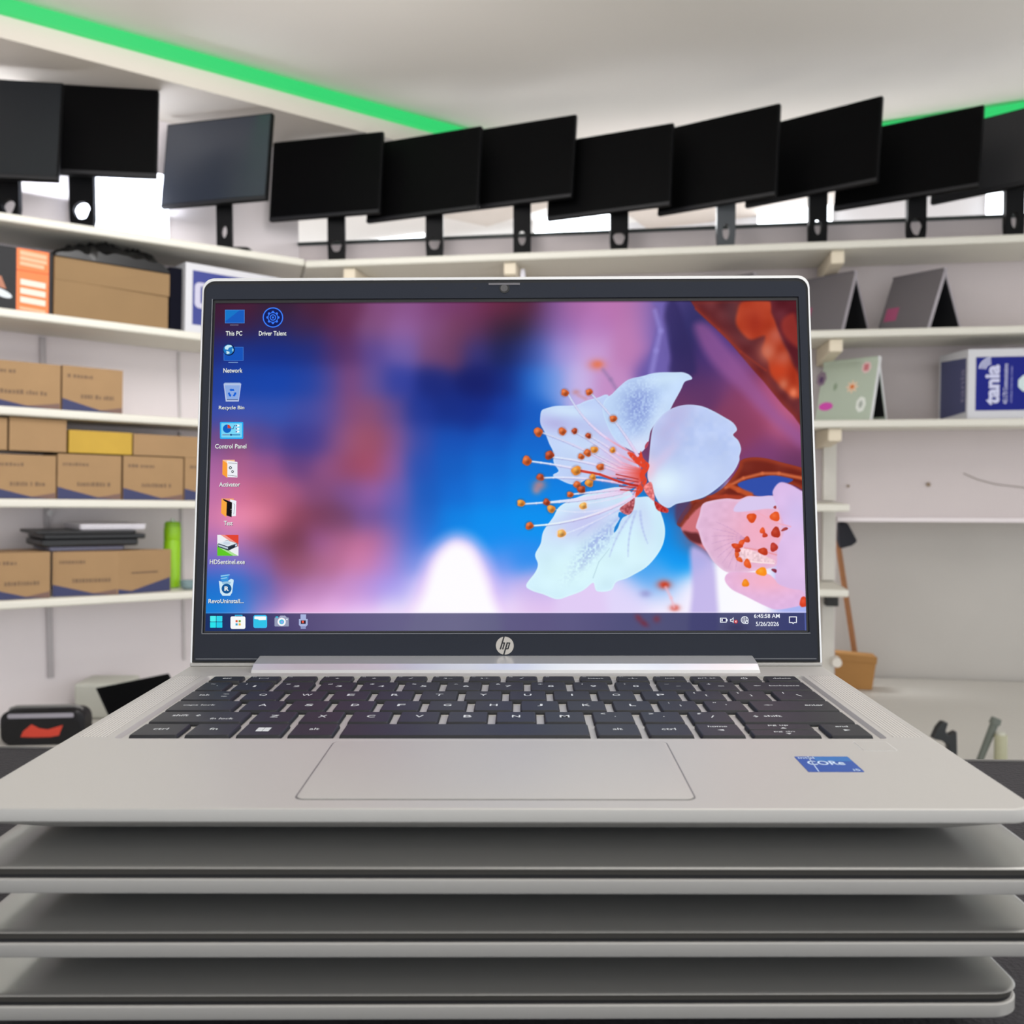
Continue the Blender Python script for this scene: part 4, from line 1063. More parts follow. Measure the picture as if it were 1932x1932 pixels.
bz.loft([o_[0], o_[1], o_[2]] + i_, cap0=True, cap1=False)
bz.build('bezel', bezel_m, lap, MS, smooth=True)
# black border of the panel just inside
MB().loft([rrect(-AW - .0013, AW + .0013, -.0011, AH + .0018, -.0003, .0004, 8), rrect(-AW - .0013, AW + .0013, -.0011, AH + .0018, -.00015, .0004, 8)]).build('panel_border', mat('black_panel_border', (10, 9, 13), .4), lap, MS)
# thin grey line round the opening
ln = MB()
for a, b_ in (((-AW - .0015, -.0015), (AW + .0015, -.0011)), ((-AW - .0015, -.0015), (-AW - .0011, AH + .0018))):
    ln.box((a[0], a[1], .0008), (b_[0], b_[1], .0010))
ln.build('bezel_lip', mat('grey_lip', (120, 122, 128), .4), lap, MS)
ln = MB().box((LX0 + .003, LY0 + .0022, .0008), (LX1 - .003, LY0 + .0027, .0010)); ln.build('bezel_lip', mat('dim_lip', (92, 94, 100), .4), lap, MS)

def PR(x, yv, z=.0):
    """screen-plane point -> photo point"""
    p = SURVEY.inverted() @ (FLAP @ MS @ Vector((x, yv, z)))
    return 966 + FPX*p.x/-p.z, 966 - FPX*p.y/-p.z
_pi = (FLAP @ MS).inverted(); _po = _pi @ Vector((0, 0, CH)); _pr = _pi.to_3x3()
def SP(px, py, z=0.0):
    """photo point -> place on the display plane"""
    d = _pr @ ray(px, py); t_ = (z - _po.z)/d.z; q = _po + d*t_
    return q.x, q.y

# webcam, microphones, shutter, emblem
cx, cy = SP(952, 545)
wc = MB().tube((cx, cy, .0007), (cx, cy, .00105), .0026, n=28).build('webcam', mat('black_webcam_ring', (12, 12, 14), .3), lap, MS)
MB().tube((cx - .0002, cy, .00105), (cx - .0002, cy, .0012), .0018, n=24).build('webcam_shutter', mat('grey_shutter_disc', (88, 86, 86), .6, noise=.3, nscale=3000), wc)
for px in (822, 896.5, 1082):
    x, yv = SP(px, 545); MB().tube((x, yv, .0007), (x, yv, .00092), .00065 if px == 896.5 else .0006, n=14).build('microphone_hole', mat('black_hole', (6, 6, 8), .5), lap, MS)
x0, _ = SP(922, 532); x1, _ = SP(981, 532)
MB().box((x0, LY1 - .0046, .0006), (x1, LY1 - .0036, .0012)).build('shutter_slider', mat('grey_slider', (110, 108, 112), .5), lap, MS)
cx, cy = SP(952.5, 1218)
lg_m = mat('champagne_emblem', (178, 172, 164), .35, .5)
def disc(cx, cy, r, z0, z1, m, name, par, n=40, mw=None):
    return MB().loft([[(cx + r*math.cos(2*PI*i/n), cy + r*math.sin(2*PI*i/n), z) for i in range(n)] for z in (z0, z1)]).build(name, m, par, mw)
em = disc(cx, cy, .00435, .0007, .00095, lg_m, 'maker_emblem', lap, mw=MS)
eb = MB()
s_ = .00435
def bar(pts): eb.prism([(cx + x*s_, cy + yv*s_, .00097) for x, yv in pts], (0, 0, .00004))
sk = lambda x, yv: (x + .30*yv, yv)
def q4(x0, y0, x1, y1): bar([sk(x0, y0), sk(x1, y0), sk(x1, y1), sk(x0, y1)])
q4(-.47, -.42, -.30, 1.0)                  # h stem running up and out
q4(-.30, .22, -.06, .36); q4(-.20, -.42, -.04, .30)
q4(.10, -1.0, .27, .36)                    # p stem running down and out
q4(.20, .22, .50, .36); q4(.38, -.40, .54, .30); q4(.20, -.42, .48, -.28)
eb.build('emblem_letters', mat('dark_emblem_letters', (26, 26, 32), .5), em)
# ------------------------------------------------------------------ the picture shown on the display
NX, NY = 1040, 586
gx = np.linspace(-AW, AW, NX); gy_ = np.linspace(0, AH, NY)
GX, GY = np.meshgrid(gx, gy_)
Mx = np.array(SURVEY.inverted() @ (FLAP @ MS))
vx = Mx[:3, 0][:, None, None]*GX + Mx[:3, 1][:, None, None]*GY + Mx[:3, 3][:, None, None]
PX = 966 + FPX*vx[0]/-vx[2]; PY = 966 - FPX*vx[1]/-vx[2]
# blurred background: colour samples blended with a soft kernel
SMP = """400,580,60,20,45 450,580,72,25,50 520,580,55,28,50 600,580,75,30,55 660,580,100,45,80 720,580,130,75,125 780,580,135,80,135 830,580,120,60,110 880,580,115,55,100 920,580,110,42,75 960,580,100,38,62 1000,580,84,34,55 1040,580,120,80,140 1080,580,170,105,165 1150,580,185,115,175 1200,580,180,115,170 1235,580,125,105,180 1270,580,70,60,120
400,620,55,25,60 450,620,50,30,70 520,620,42,35,88 580,620,60,35,75 640,620,95,40,75 700,620,130,80,125 760,620,145,95,155 820,620,130,80,130 860,620,115,60,90 900,620,100,50,85 940,620,55,32,55 980,620,40,28,45 1020,620,90,70,130 1060,620,150,110,180 1120,620,180,120,185 1200,620,190,125,180 1240,620,115,100,180 1285,620,45,42,100
400,660,28,40,118 450,660,18,48,138 520,660,16,45,135 580,660,22,45,130 620,660,65,45,110 660,660,92,48,98 700,660,88,72,150 760,660,112,92,165 820,660,122,75,120 850,660,100,55,90 900,660,50,50,120 950,660,22,32,88 990,660,35,50,125 1020,660,80,110,195 1060,660,172,152,218 1120,660,200,160,215 1180,660,188,125,180
400,720,30,60,152 450,720,18,65,165 520,720,16,65,168 580,720,28,65,162 620,720,72,70,150 660,720,128,70,118 700,720,98,80,150 750,720,48,62,155 820,720,22,38,120 900,720,14,26,102 960,720,15,38,122 1000,720,28,105,205 1040,720,110,150,225 1090,720,200,180,230 1150,720,195,140,195 1240,700,100,85,165
400,780,52,75,168 450,780,58,80,172 520,780,52,80,172 580,780,62,75,162 620,780,90,75,150 660,780,132,75,120 700,780,138,78,114 740,780,100,75,140 790,780,26,52,145 850,780,16,42,130 900,780,12,42,135 960,780,12,60,162 1000,780,18,92,195
400,830,110,75,135 440,830,130,75,120 500,830,88,70,142 560,830,55,58,142 600,830,68,60,140 640,830,138,82,130 680,830,160,84,108 710,830,150,76,100 750,830,132,85,145 790,830,48,75,168 850,830,15,80,182 920,830,12,85,188 1000,830,12,100,202
400,880,170,100,160 450,880,172,95,140 500,880,152,85,140 560,880,104,65,125 620,880,140,80,130 660,880,150,72,100 700,880,165,75,98 740,880,142,90,155 790,880,36,80,178 850,880,12,92,192 920,880,8,105,206 1000,880,8,115,215
400,930,188,110,165 450,930,205,110,150 500,930,190,100,128 540,930,168,90,128 600,930,130,75,120 660,930,122,80,142 700,930,148,95,165 750,930,108,95,178 800,930,22,90,188 860,930,12,105,208 920,930,10,120,222 1000,930,5,130,228
400,980,205,120,165 440,980,240,142,175 490,980,240,140,168 520,980,192,100,128 560,980,138,68,92 610,980,118,58,82 640,980,108,65,105 700,980,108,80,150 750,980,88,95,182 800,980,32,100,198 860,980,4,130,228 920,980,0,142,238 1000,980,0,145,240
400,1020,170,110,180 450,1020,192,120,180 490,1020,150,85,118 530,1020,115,58,78 560,1020,108,52,72 600,1020,152,90,150 640,1020,182,105,145 700,1020,195,110,150 740,1020,150,110,180 780,1020,66,110,208 830,1020,20,125,225 880,1020,10,140,238 940,1020,10,140,240
400,1060,108,100,192 440,1060,110,110,198 490,1060,132,100,180 540,1060,150,80,108 580,1060,152,90,118 620,1060,182,110,148 680,1060,205,125,170 730,1060,182,130,202 770,1060,118,142,228 820,1060,160,170,240 940,1060,110,150,240 990,1050,40,140,238
400,1110,26,110,205 440,1110,28,115,208 490,1110,80,100,182 540,1110,152,100,160 600,1110,182,125,180 660,1110,198,140,200 700,1110,182,145,222 740,1110,160,152,238 790,1110,205,195,248 940,1110,190,180,245 1000,1110,200,180,236
400,1150,16,128,214 450,1150,55,130,216 500,1150,152,130,200 560,1150,218,162,215 620,1150,232,178,232 680,1150,228,188,242 740,1150,235,225,252 800,1150,252,250,255 870,1150,255,253,255 960,1150,240,220,250 1000,1150,228,198,240
1245,1000,0,140,232 1285,1000,0,140,235 1275,1060,0,150,242 1230,1085,60,160,240 1250,1105,150,190,244 1200,1130,225,215,250 1250,1145,250,240,255 1300,1120,246,240,255 1090,1145,225,205,245
1300,600,48,44,98 1300,650,46,38,92 1350,650,82,56,128 1300,700,70,44,100 1340,720,98,50,98 1380,700,122,70,132 1440,760,175,85,128 1420,800,142,60,92 1480,800,190,95,128 1450,850,122,60,112 1500,860,100,50,92 1400,740,132,60,98 1340,690,62,46,112 1300,740,96,52,100 1280,780,110,56,98 1400,790,128,58,92 1500,820,160,74,118
1290,960,60,70,130 1310,1000,170,80,90 1360,1120,250,250,255 1420,1150,252,250,255 1500,1150,170,180,240 1400,1000,225,180,215"""
S_ = np.array([[float(v) for v in q.split(',')] for q in SMP.split()])
# evaluate on a coarse lattice, then interpolate
cx_ = np.arange(380, 1541, 8.0); cy_ = np.arange(560, 1197, 8.0)
CX, CY = np.meshgrid(cx_, cy_)
W_ = np.zeros(CX.shape); A_ = np.zeros(CX.shape + (3,))
for x, y, r, g, b in S_:
    k = np.exp(-((CX - x)**2 + (CY - y)**2)/(2*22.5**2)) + 1e-5*np.exp(-((CX - x)**2 + (CY - y)**2)/(2*60.0**2))
    W_ += k; A_ += k[..., None]*np.array([r, g, b])
A_ /= W_[..., None]
fx = np.clip((PX - 380)/8, 0, len(cx_) - 1.001); fy = np.clip((PY - 560)/8, 0, len(cy_) - 1.001)
ix, iy = fx.astype(int), fy.astype(int); tx, ty = (fx - ix)[..., None], (fy - iy)[..., None]
IMG = (A_[iy, ix]*(1 - tx) + A_[iy, ix + 1]*tx)*(1 - ty) + (A_[iy + 1, ix]*(1 - tx) + A_[iy + 1, ix + 1]*tx)*ty

def blend(mask, col):
    global IMG
    m = np.clip(mask, 0, 1)[..., None]; IMG = IMG*(1 - m) + m*np.asarray(col, float)
def sstep(d, w): 
    t = np.clip(d/w*.5 + .5, 0, 1); return t*t*(3 - 2*t)
def smooth_pts(P, n=5):
    """closed Catmull-Rom through the points"""
    P = np.array(P, float); out = []
    for i in range(len(P)):
        a, b, c, d = P[i - 1], P[i], P[(i + 1) % len(P)], P[(i + 2) % len(P)]
        for k in range(n):
            t = k/n
            out.append(.5*(2*b + (c - a)*t + (2*a - 5*b + 4*c - d)*t*t + (3*b - a - 3*c + d)*t**3))
    return np.array(out)
def poly_mask(P, feather=1.5, smooth=True):
    P = smooth_pts(P) if smooth else np.array(P, float)
    x0, y0 = P.min(0) - feather - 2; x1, y1 = P.max(0) + feather + 2
    sel = (PX >= x0) & (PX <= x1) & (PY >= y0) & (PY <= y1)
    X, Y = PX[sel], PY[sel]; ins = np.zeros(X.shape, bool); D = np.full(X.shape, 1e9)
    for i in range(len(P)):
        (ax, ay), (bx, by) = P[i], P[(i + 1) % len(P)]
        c = ((ay > Y) != (by > Y))
        if by != ay: ins ^= c & (X < (bx - ax)*(Y - ay)/(by - ay) + ax)
        dx, dy = bx - ax, by - ay; L2_ = dx*dx + dy*dy + 1e-9
        t = np.clip(((X - ax)*dx + (Y - ay)*dy)/L2_, 0, 1)
        D = np.minimum(D, (X - ax - t*dx)**2 + (Y - ay - t*dy)**2)
    D = np.sqrt(D); D[~ins] *= -1
    m = np.zeros(PX.shape); m[sel] = sstep(D, feather)
    dist = np.full(PX.shape, -99.0); dist[sel] = D
    return m, dist
def gauss(x, y, sx, sy=None, rot=0):
    sy = sy or sx; c, s = math.cos(rot), math.sin(rot)
    a = (PX - x)*c + (PY - y)*s; b = -(PX - x)*s + (PY - y)*c
    return np.exp(-(a/sx)**2/2 - (b/sy)**2/2)
_r = np.random.RandomState(5)
def vnoise(scale, seed=0):
    r = np.random.RandomState(seed); G = r.rand(400, 400)
    x, y = PX/scale, PY/scale; i, j = np.floor(x).astype(int), np.floor(y).astype(int); u, v = x - i, y - j
    u = u*u*(3 - 2*u); v = v*v*(3 - 2*v); g = lambda a, b: G[b % 400, a % 400]
    return (g(i, j)*(1 - u) + g(i + 1, j)*u)*(1 - v) + (g(i, j + 1)*(1 - u) + g(i + 1, j + 1)*u)*v
N1, N2, N3 = vnoise(9, 1), vnoise(22, 2), vnoise(3.2, 3)
def stroke(P, w0, w1, col, feather=1.2, col1=None, a=1.0):
    P = np.array(P, float); n = len(P) - 1
    for i in range(n):
        (ax, ay), (bx, by) = P[i], P[i + 1]
        pad = max(w0, w1) + feather + 1
        sel = (PX >= min(ax, bx) - pad) & (PX <= max(ax, bx) + pad) & (PY >= min(ay, by) - pad) & (PY <= max(ay, by) + pad)
        X, Y = PX[sel], PY[sel]; dx, dy = bx - ax, by - ay
        t = np.clip(((X - ax)*dx + (Y - ay)*dy)/(dx*dx + dy*dy + 1e-9), 0, 1)
        d = np.hypot(X - ax - t*dx, Y - ay - t*dy); tt = (i + t)/n
        wd = w0 + (w1 - w0)*tt
        m = (sstep(wd - d, feather)*a)[:, None]
        c = np.asarray(col, float)[None, :]
        if col1 is not None: c = c*(1 - tt[:, None]) + np.asarray(col1, float)[None, :]*tt[:, None]
        IMG[sel] = IMG[sel]*(1 - m) + m*c
def curve(a, b, bend=0.0, n=8):
    a, b = np.array(a, float), np.array(b, float); d = b - a; nrm = np.array([-d[1], d[0]])
    return [a + d*t + nrm*bend*4*t*(1 - t) for t in np.linspace(0, 1, n + 1)]
c3 = lambda P: [(940 + x*.2588, 640 + y*.2588) for x, y in P]
c5 = lambda P: [(1180 + x*.2226, 860 + y*.2226) for x, y in P]
c4 = lambda P: [(1180 + x*.20704, 500 + y*.20704) for x, y in P]

# white blurred blossom at the bottom
m, _ = poly_mask([(770, 1200), (788, 1120), (808, 1060), (832, 1025), (862, 1010), (895, 1022), (920, 1060), (936, 1120), (950, 1200)], 24)
blend(m, (236, 205, 250)); m, _ = poly_mask([(772, 1200), (800, 1120), (818, 1065), (840, 1035), (862, 1025), (888, 1036), (908, 1070), (926, 1120), (940, 1200)], 16); blend(m, (254, 252, 255))
blend(gauss(700, 1170, 60, 16)*.7, (245, 215, 250)); blend(gauss(570, 1165, 50, 12)*.7, (240, 180, 225))
# violet blurred petal edge, upper middle
m, _ = poly_mask(c4([(250, 340), (300, 420), (280, 600), (230, 780), (200, 990), (400, 990), (410, 820), (370, 620), (350, 470), (400, 340)]), 6); blend(m*.75, (112, 98, 175))
stroke(c4([(270, 420), (320, 600), (280, 780), (240, 980)]), 4, 5, (150, 140, 215), 5, a=.6)
blend(poly_mask(c4([(360, 470), (390, 600), (420, 820), (410, 980), (640, 980), (560, 600), (470, 340), (380, 340)]), 8)[0]*.75, (46, 38, 92))
# lavender band along the big leaf
m, _ = poly_mask([(1330, 610), (1360, 640), (1420, 715), (1470, 775), (1520, 820), (1520, 850), (1460, 800), (1400, 740), (1340, 680), (1310, 620)], 12); blend(m*.7, (150, 88, 150))
# red leaf, top right
m, d = poly_mask(c4([(590, 320), (640, 400), (720, 480), (850, 600), (950, 700), (1050, 820), (1160, 950), (1260, 1060), (1340, 1160), (1440, 1280), (1530, 1370), (1610, 1480), (1700, 1500), (1700, 300), (1000, 290)]), 2.5, smooth=False)
leaf = np.array([98, 34, 38.0]) + (N2[..., None] - .5)*30
blend(m, leaf)
blend(m*gauss(1395, 600, 40, 14, .9)*.7, (74, 44, 52)); 
blend(m*sstep(-d + 7, 8)*sstep(d + 1, 2)*.5, (150, 48, 34))
m2, _ = poly_mask(c4([(1020, 430), (1080, 330), (1320, 330), (1330, 430), (1370, 520), (1400, 640), (1460, 760), (1520, 900), (1580, 1010), (1590, 1200), (1500, 1180), (1420, 1110), (1330, 1000), (1300, 880), (1250, 780), (1270, 650), (1150, 680), (1080, 640), (1010, 540)]), 5)
blend(m2*m, np.array([172, 56, 28.0]) + (N2[..., None] - .5)*34)
for x, y, sx, sy, rt, c, a in ((1290, 790, 60, 75, 0, (200, 112, 88), .75), (1370, 640, 50, 60, 0, (190, 96, 78), .6), (1440, 850, 50, 70, .4, (190, 96, 76), .6), (1440, 1085, 35, 45, 0, (205, 120, 92), .6), (1530, 1165, 34, 40, 0, (228, 120, 84), .85), (1120, 430, 70, 60, 0, (186, 74, 48), .5),
                               (1180, 520, 60, 90, 0, (150, 36, 18), .5), (1400, 960, 70, 60, 0, (200, 62, 24), .6)):
    p = c4([(x, y)])[0]; blend(m*gauss(p[0], p[1], sx*.207*.9, sy*.207*.9, rt)*min(1, a*1.2), c)
m3, _ = poly_mask(c4([(1320, 320), (1340, 430), (1400, 600), (1480, 760), (1560, 920), (1700, 1000), (1700, 320)]), 4, smooth=False); blend(m3*m, np.array([92, 26, 36.0]) + (N2[..., None] - .5)*24)
blend(m*poly_mask(c4([(1430, 500), (1520, 440), (1560, 500), (1600, 740), (1520, 720), (1430, 610)]), 6)[0]*.7, (160, 52, 38))
stroke(c4([(640, 400), (850, 590), (1050, 790), (1280, 960)]), 2, 2, (150, 52, 36), 3, a=.6)
# lower leaf curl
m, d = poly_mask(c5([(560, 380), (640, 370), (740, 330), (830, 270), (900, 190), (960, 100), (980, 40), (1060, 15), (1180, 20), (1320, 55), (1520, 110), (1560, 150), (1560, 300), (1500, 285), (1430, 250), (1330, 225), (1300, 240), (1260, 300), (1240, 350), (1120, 350), (1000, 370), (860, 365), (740, 385), (680, 400), (540, 560), (480, 600), (440, 560)]), 1.6)
blend(m, np.array([112, 32, 18.0]) + (N2[..., None] - .5)*18)
blend(m*sstep(6 - d, 5)*.45, (190, 78, 40))
m, _ = poly_mask(c5([(950, 240), (1040, 200), (1140, 180), (1240, 165), (1330, 175), (1420, 200), (1380, 230), (1320, 230), (1270, 270), (1240, 345), (1130, 345), (1020, 300)]), 2); blend(m, (46, 76, 168))
stroke(c5([(850, 270), (1000, 190), (1160, 150), (1300, 150), (1500, 190)]), 2.6, 3.2, (214, 110, 66), 3, a=.85)
stroke(c5([(880, 250), (960, 290), (1060, 330)]), 4, 5, (196, 84, 40), 3, a=.9)
stroke(c5([(700, 350), (850, 340), (980, 350)]), 3, 3, (176, 60, 34), 3, a=.8)
# calyx and pink bud left of the pink blossom
m, _ = poly_mask(c5([(440, 400), (520, 380), (560, 420), (500, 560), (470, 600), (430, 560), (420, 480)]), 5); blend(m*.8, (84, 56, 92))
m, _ = poly_mask(c5([(470, 600), (560, 480), (620, 430), (680, 410), (660, 560), (640, 640), (700, 800), (620, 760), (540, 700)]), 3); blend(m, (206, 112, 120))
m, _ = poly_mask(c5([(490, 640), (560, 650), (620, 660), (650, 740), (600, 740), (540, 710)]), 4); blend(m, (96, 36, 40))
stroke(c5([(700, 370), (600, 430), (520, 520), (470, 590)]), 5, 3, (130, 50, 34), 3, a=.85)
# blurred stalk
m, _ = poly_mask([(1302, 1040), (1320, 1036), (1345, 1060), (1352, 1110), (1352, 1200), (1302, 1200), (1306, 1110)], 8); blend(m*.9, (192, 178, 232))
# pink blossom, right
pink_c = np.array([222, 182, 214.0])
m, d = poly_mask(c5([(620, 640), (598, 600), (628, 500), (655, 410), (740, 378), (860, 362), (960, 370), (1040, 342), (1130, 347), (1260, 350), (1310, 500), (1330, 760), (1300, 920), (1050, 980), (880, 992), (760, 910), (690, 810), (650, 740)]), 1.6)
blend(m, pink_c + (N1[..., None] - .5)*14); p = c5([(1150, 620)])[0]
blend(m*gauss(p[0], p[1], 46, 52)*.85, (244, 172, 192)); blend(m*sstep(4 - d, 3)*.35, (236, 208, 232))
for k in range(9):
    a0 = c5([(1010, 700)])[0]; th = math.radians(150 + k*13); stroke(curve(a0, (a0[0] + 62*math.cos(th), a0[1] - 0 + 62*math.sin(th)*-1), .04), 1.0, .5, (176, 132, 182), 1.8, a=.25)
m, d = poly_mask(c5([(880, 990), (1000, 985), (1200, 1000), (1290, 1060), (1480, 1130), (1560, 1150), (1560, 1230), (1480, 1270), (1290, 1303), (1180, 1270), (1020, 1190), (900, 1130), (842, 1050)]), 1.6)
blend(m, np.array([224, 182, 226.0]) + (N1[..., None] - .5)*10); p = c5([(1200, 1050)])[0]; blend(m*gauss(p[0], p[1], 50, 20)*.8, (248, 178, 196))
m, d = poly_mask(c5([(920, 470), (950, 400), (1040, 350), (1180, 345), (1290, 345), (1290, 440), (1180, 450), (1040, 470)]), 2); blend(m, (216, 200, 238))
m, d = poly_mask(c5([(1255, 350), (1252, 290), (1310, 225), (1400, 245), (1500, 300), (1600, 330), (1600, 1140), (1480, 1135), (1380, 1120), (1275, 1060), (1285, 900), (1290, 780), (1350, 620), (1300, 460)]), 2)
blend(m, np.array([218, 186, 230.0]) + (N2[..., None] - .5)*10); p = c5([(1440, 700)])[0]; blend(m*gauss(p[0], p[1], 20, 60)*.35, (240, 205, 245)); p = c5([(1460, 480)])[0]; blend(m*gauss(p[0], p[1], 20, 26)*.5, (200, 190, 240))
stroke(c5([(1120, 480), (1280, 570), (1400, 600)]), 1.2, 1.2, (240, 170, 190), 1.5)
m, _ = poly_mask(c5([(970, 800), (1010, 780), (1100, 810), (1250, 880), (1250, 905), (1060, 900), (980, 860)]), 2); blend(m, np.array([240, 206, 214.0]) + (N3[..., None] - .5)*36)
stroke(c5([(1010, 780), (1140, 800), (1280, 840)]), 1.2, 1.2, (232, 150, 160), 1.4); stroke(c5([(1010, 890), (1150, 905), (1260, 912)]), 1.2, 1.2, (250, 226, 228), 1.2)
for x, y, rx, ry, rt, c in ((1070, 525, 40, 40, -.5, (214, 72, 20)), (1268, 515, 42, 40, 0, (226, 84, 30)), (1268, 436, 12, 12, 0, (150, 50, 50)), (1162, 635, 22, 26, 0, (222, 74, 26)), (1182, 672, 22, 20, 0, (190, 50, 20)), (1275, 650, 38, 46, 0, (176, 48, 26)), (1350, 622, 30, 12, -.4, (150, 46, 40)),
                            (1030, 710, 26, 26, 0, (196, 60, 26)), (985, 740, 22, 34, .5, (220, 74, 26)), (945, 765, 48, 22, .1, (204, 60, 16)), (950, 800, 24, 22, 0, (178, 44, 14)), (945, 840, 18, 28, 0, (206, 72, 22)), (968, 880, 28, 18, .5, (218, 82, 22)), (1035, 915, 28, 42, -.4, (226, 84, 26)),
                            (1168, 810, 42, 30, .3, (186, 52, 20)), (1258, 775, 32, 38, 0, (178, 48, 34)), (1155, 982, 46, 36, 0, (250, 142, 20)), (1018, 1080, 30, 32, 0, (240, 130, 20)), (1262, 972, 24, 14, .5, (120, 30, 50)), (1515, 1240, 40, 44, 0, (214, 62, 30))):
    p = c5([(x, y)])[0]; P = [(p[0] + .2226*(rx*math.cos(t)*math.cos(rt) - ry*math.sin(t)*math.sin(rt))*(1 + .12*math.sin(3*t + x)), p[1] + .2226*(rx*math.cos(t)*math.sin(rt) + ry*math.sin(t)*math.cos(rt))*(1 + .12*math.sin(3*t + x))) for t in np.linspace(0, 2*PI, 13)[:-1]]
    m, d = poly_mask(P, 1.2); blend(m, c); blend(m*gauss(p[0] - 2, p[1] - 2, 3.5)*.5, np.minimum(np.array(c) + 46, 255))
# blurred stamens at the bottom
for x, y, r, c, a in ((1253, 1103, 8, (206, 74, 52), .95), (1255, 1104, 4, (196, 60, 30), .8), (1218, 1120, 7, (150, 150, 205), .7), (1273, 1147, 6, (214, 86, 70), .9), (1126, 688, 10, (222, 124, 110), .9), (1128, 687, 5, (226, 120, 88), .8), (1087, 740, 5, (196, 140, 150), .8)):
    blend(gauss(x, y, r*1.1, r*.75)*a, c)
stroke([(1256, 1108), (1266, 1128), (1272, 1146)], 2, 2, (240, 190, 205), 4, a=.8)
stroke([(1138, 698), (1152, 716), (1164, 736)], 3, 3, (150, 120, 170), 5, a=.7)
stroke([(1092, 746), (1105, 752)], 3, 3, (200, 150, 170), 4, a=.7)
# ---- the white blossom
def petal(P, base, edge=(205, 228, 250)):
    m, d = poly_mask(c3(P), 1.3); blend(m, np.array(base, float) + (N2[..., None] - .5)*12); blend(m*sstep(2.4 - d, 2)*.5, edge); return m, d
m, d = petal([(318, 520), (350, 505), (420, 488), (560, 482), (640, 450), (720, 428), (810, 418), (840, 640), (900, 760), (1000, 880), (1040, 1000), (900, 1010), (700, 1000), (560, 1060), (440, 1020), (400, 990), (440, 960), (405, 900), (400, 820), (372, 760), (345, 690), (310, 620), (308, 560)], (190, 208, 246))
blend(m*gauss(1050, 800, 30, 12, .25)*.75, (176, 170, 222)); blend(m*gauss(1068, 776, 34, 9, .1)*.8, (212, 234, 252)); blend(m*gauss(1120, 815, 46, 10, .45)*.5, (178, 182, 232)); blend(m*gauss(1100, 845, 40, 24)*.6, (206, 226, 250)); blend(m*gauss(1160, 850, 24, 30, .7)*.6, (214, 190, 232))
m, d = petal([(780, 440), (830, 400), (880, 350), (950, 295), (1050, 270), (1150, 245), (1290, 242), (1350, 243), (1395, 262), (1412, 290), (1360, 310), (1330, 370), (1280, 460), (1240, 530), (1160, 600), (1110, 670), (1090, 760), (1030, 830), (950, 800), (860, 740), (800, 640), (760, 520)], (192, 216, 248))
blend(m*gauss(1205, 765, 22, 36, .1)*np.clip(.25 + 1.1*N3, 0, 1)*.8, (122, 140, 208)); blend(m*gauss(1250, 715, 40, 10, -.2)*.5, (216, 238, 252)); blend(m*gauss(1240, 790, 10, 40, .5)*.5, (216, 234, 252))
blend(m*gauss(1205, 842, 20, 14)*.7, (226, 232, 252))
m, d = petal([(1090, 1000), (1100, 880), (1110, 760), (1130, 640), (1180, 570), (1240, 520), (1310, 490), (1390, 478), (1480, 488), (1560, 520), (1650, 570), (1712, 610), (1740, 660), (1712, 698), (1750, 740), (1770, 800), (1758, 850), (1755, 890), (1720, 960), (1660, 1030), (1580, 1100), (1500, 1150), (1400, 1180), (1300, 1200), (1240, 1230), (1180, 1200), (1140, 1130), (1110, 1060)], (190, 206, 244))
blend(m*gauss(1268, 800, 18, 50, .5)*.7, (186, 178, 222)); blend(m*gauss(1330, 830, 50, 40)*np.clip(N1*1.3 - .2, 0, 1)*.6, (172, 192, 240)); blend(m*gauss(1255, 912, 30, 22)*.95, (226, 246, 254)); blend(m*gauss(1320, 900, 40, 18, -.5)*.5, (204, 220, 250))
blend(m*gauss(1245, 870, 34, 7, -.8)*.6, (214, 196, 230)); blend(m*gauss(1222, 885, 10, 16)*.6, (250, 200, 214))
m, d = petal([(1000, 1150), (1100, 1150), (1150, 1200), (1190, 1280), (1215, 1380), (1205, 1480), (1160, 1570), (1080, 1660), (980, 1720), (930, 1745), (860, 1770), (820, 1830), (720, 1836), (694, 1775), (640, 1815), (600, 1840), (520, 1870), (430, 1895), (330, 1860), (240, 1830), (205, 1790), (270, 1700), (290, 1640), (270, 1570), (310, 1490), (330, 1400), (400, 1300), (460, 1210), (640, 1130), (850, 1080), (950, 1100)], (206, 236, 250), (224, 248, 252))
blend(m*gauss(1090, 1075, 60, 30, -.3)*.8, (220, 250, 252)); blend(m*gauss(1100, 985, 50, 22, -.3)*.75, (196, 190, 240)); blend(m*gauss(1130, 1020, 34, 9, -.8)*np.clip(N3*1.5 - .2, 0, 1)*.9, (150, 170, 226)); blend(m*gauss(1105, 1055, 30, 8, -.8)*np.clip(N3*1.5 - .3, 0, 1)*.7, (172, 192, 230))
blend(m*gauss(1215, 980, 12, 34, -.2)*.6, (204, 214, 246)); blend(m*gauss(1200, 1040, 26, 30)*.4, (226, 252, 252))
for a, b_ in (((1190, 960), (1120, 1030)), ((1195, 965), (1150, 1050)), ((1200, 965), (1185, 1050)), ((1208, 965), (1222, 1025)), ((1185, 955), (1090, 1010))): stroke(curve(a, b_, .05), 2.2, .8, (176, 190, 236), 2.5, a=.6)
stroke([(1119, 1090), (1130, 1060), (1150, 1035)], .9, .6, (176, 205, 220), 1.5, a=.7)
m, _ = poly_mask(c3([(885, 1260), (940, 1280), (910, 1300), (890, 1330), (870, 1380), (845, 1410), (850, 1370), (885, 1310), (875, 1290)]), 1.2); blend(m, (24, 128, 212))
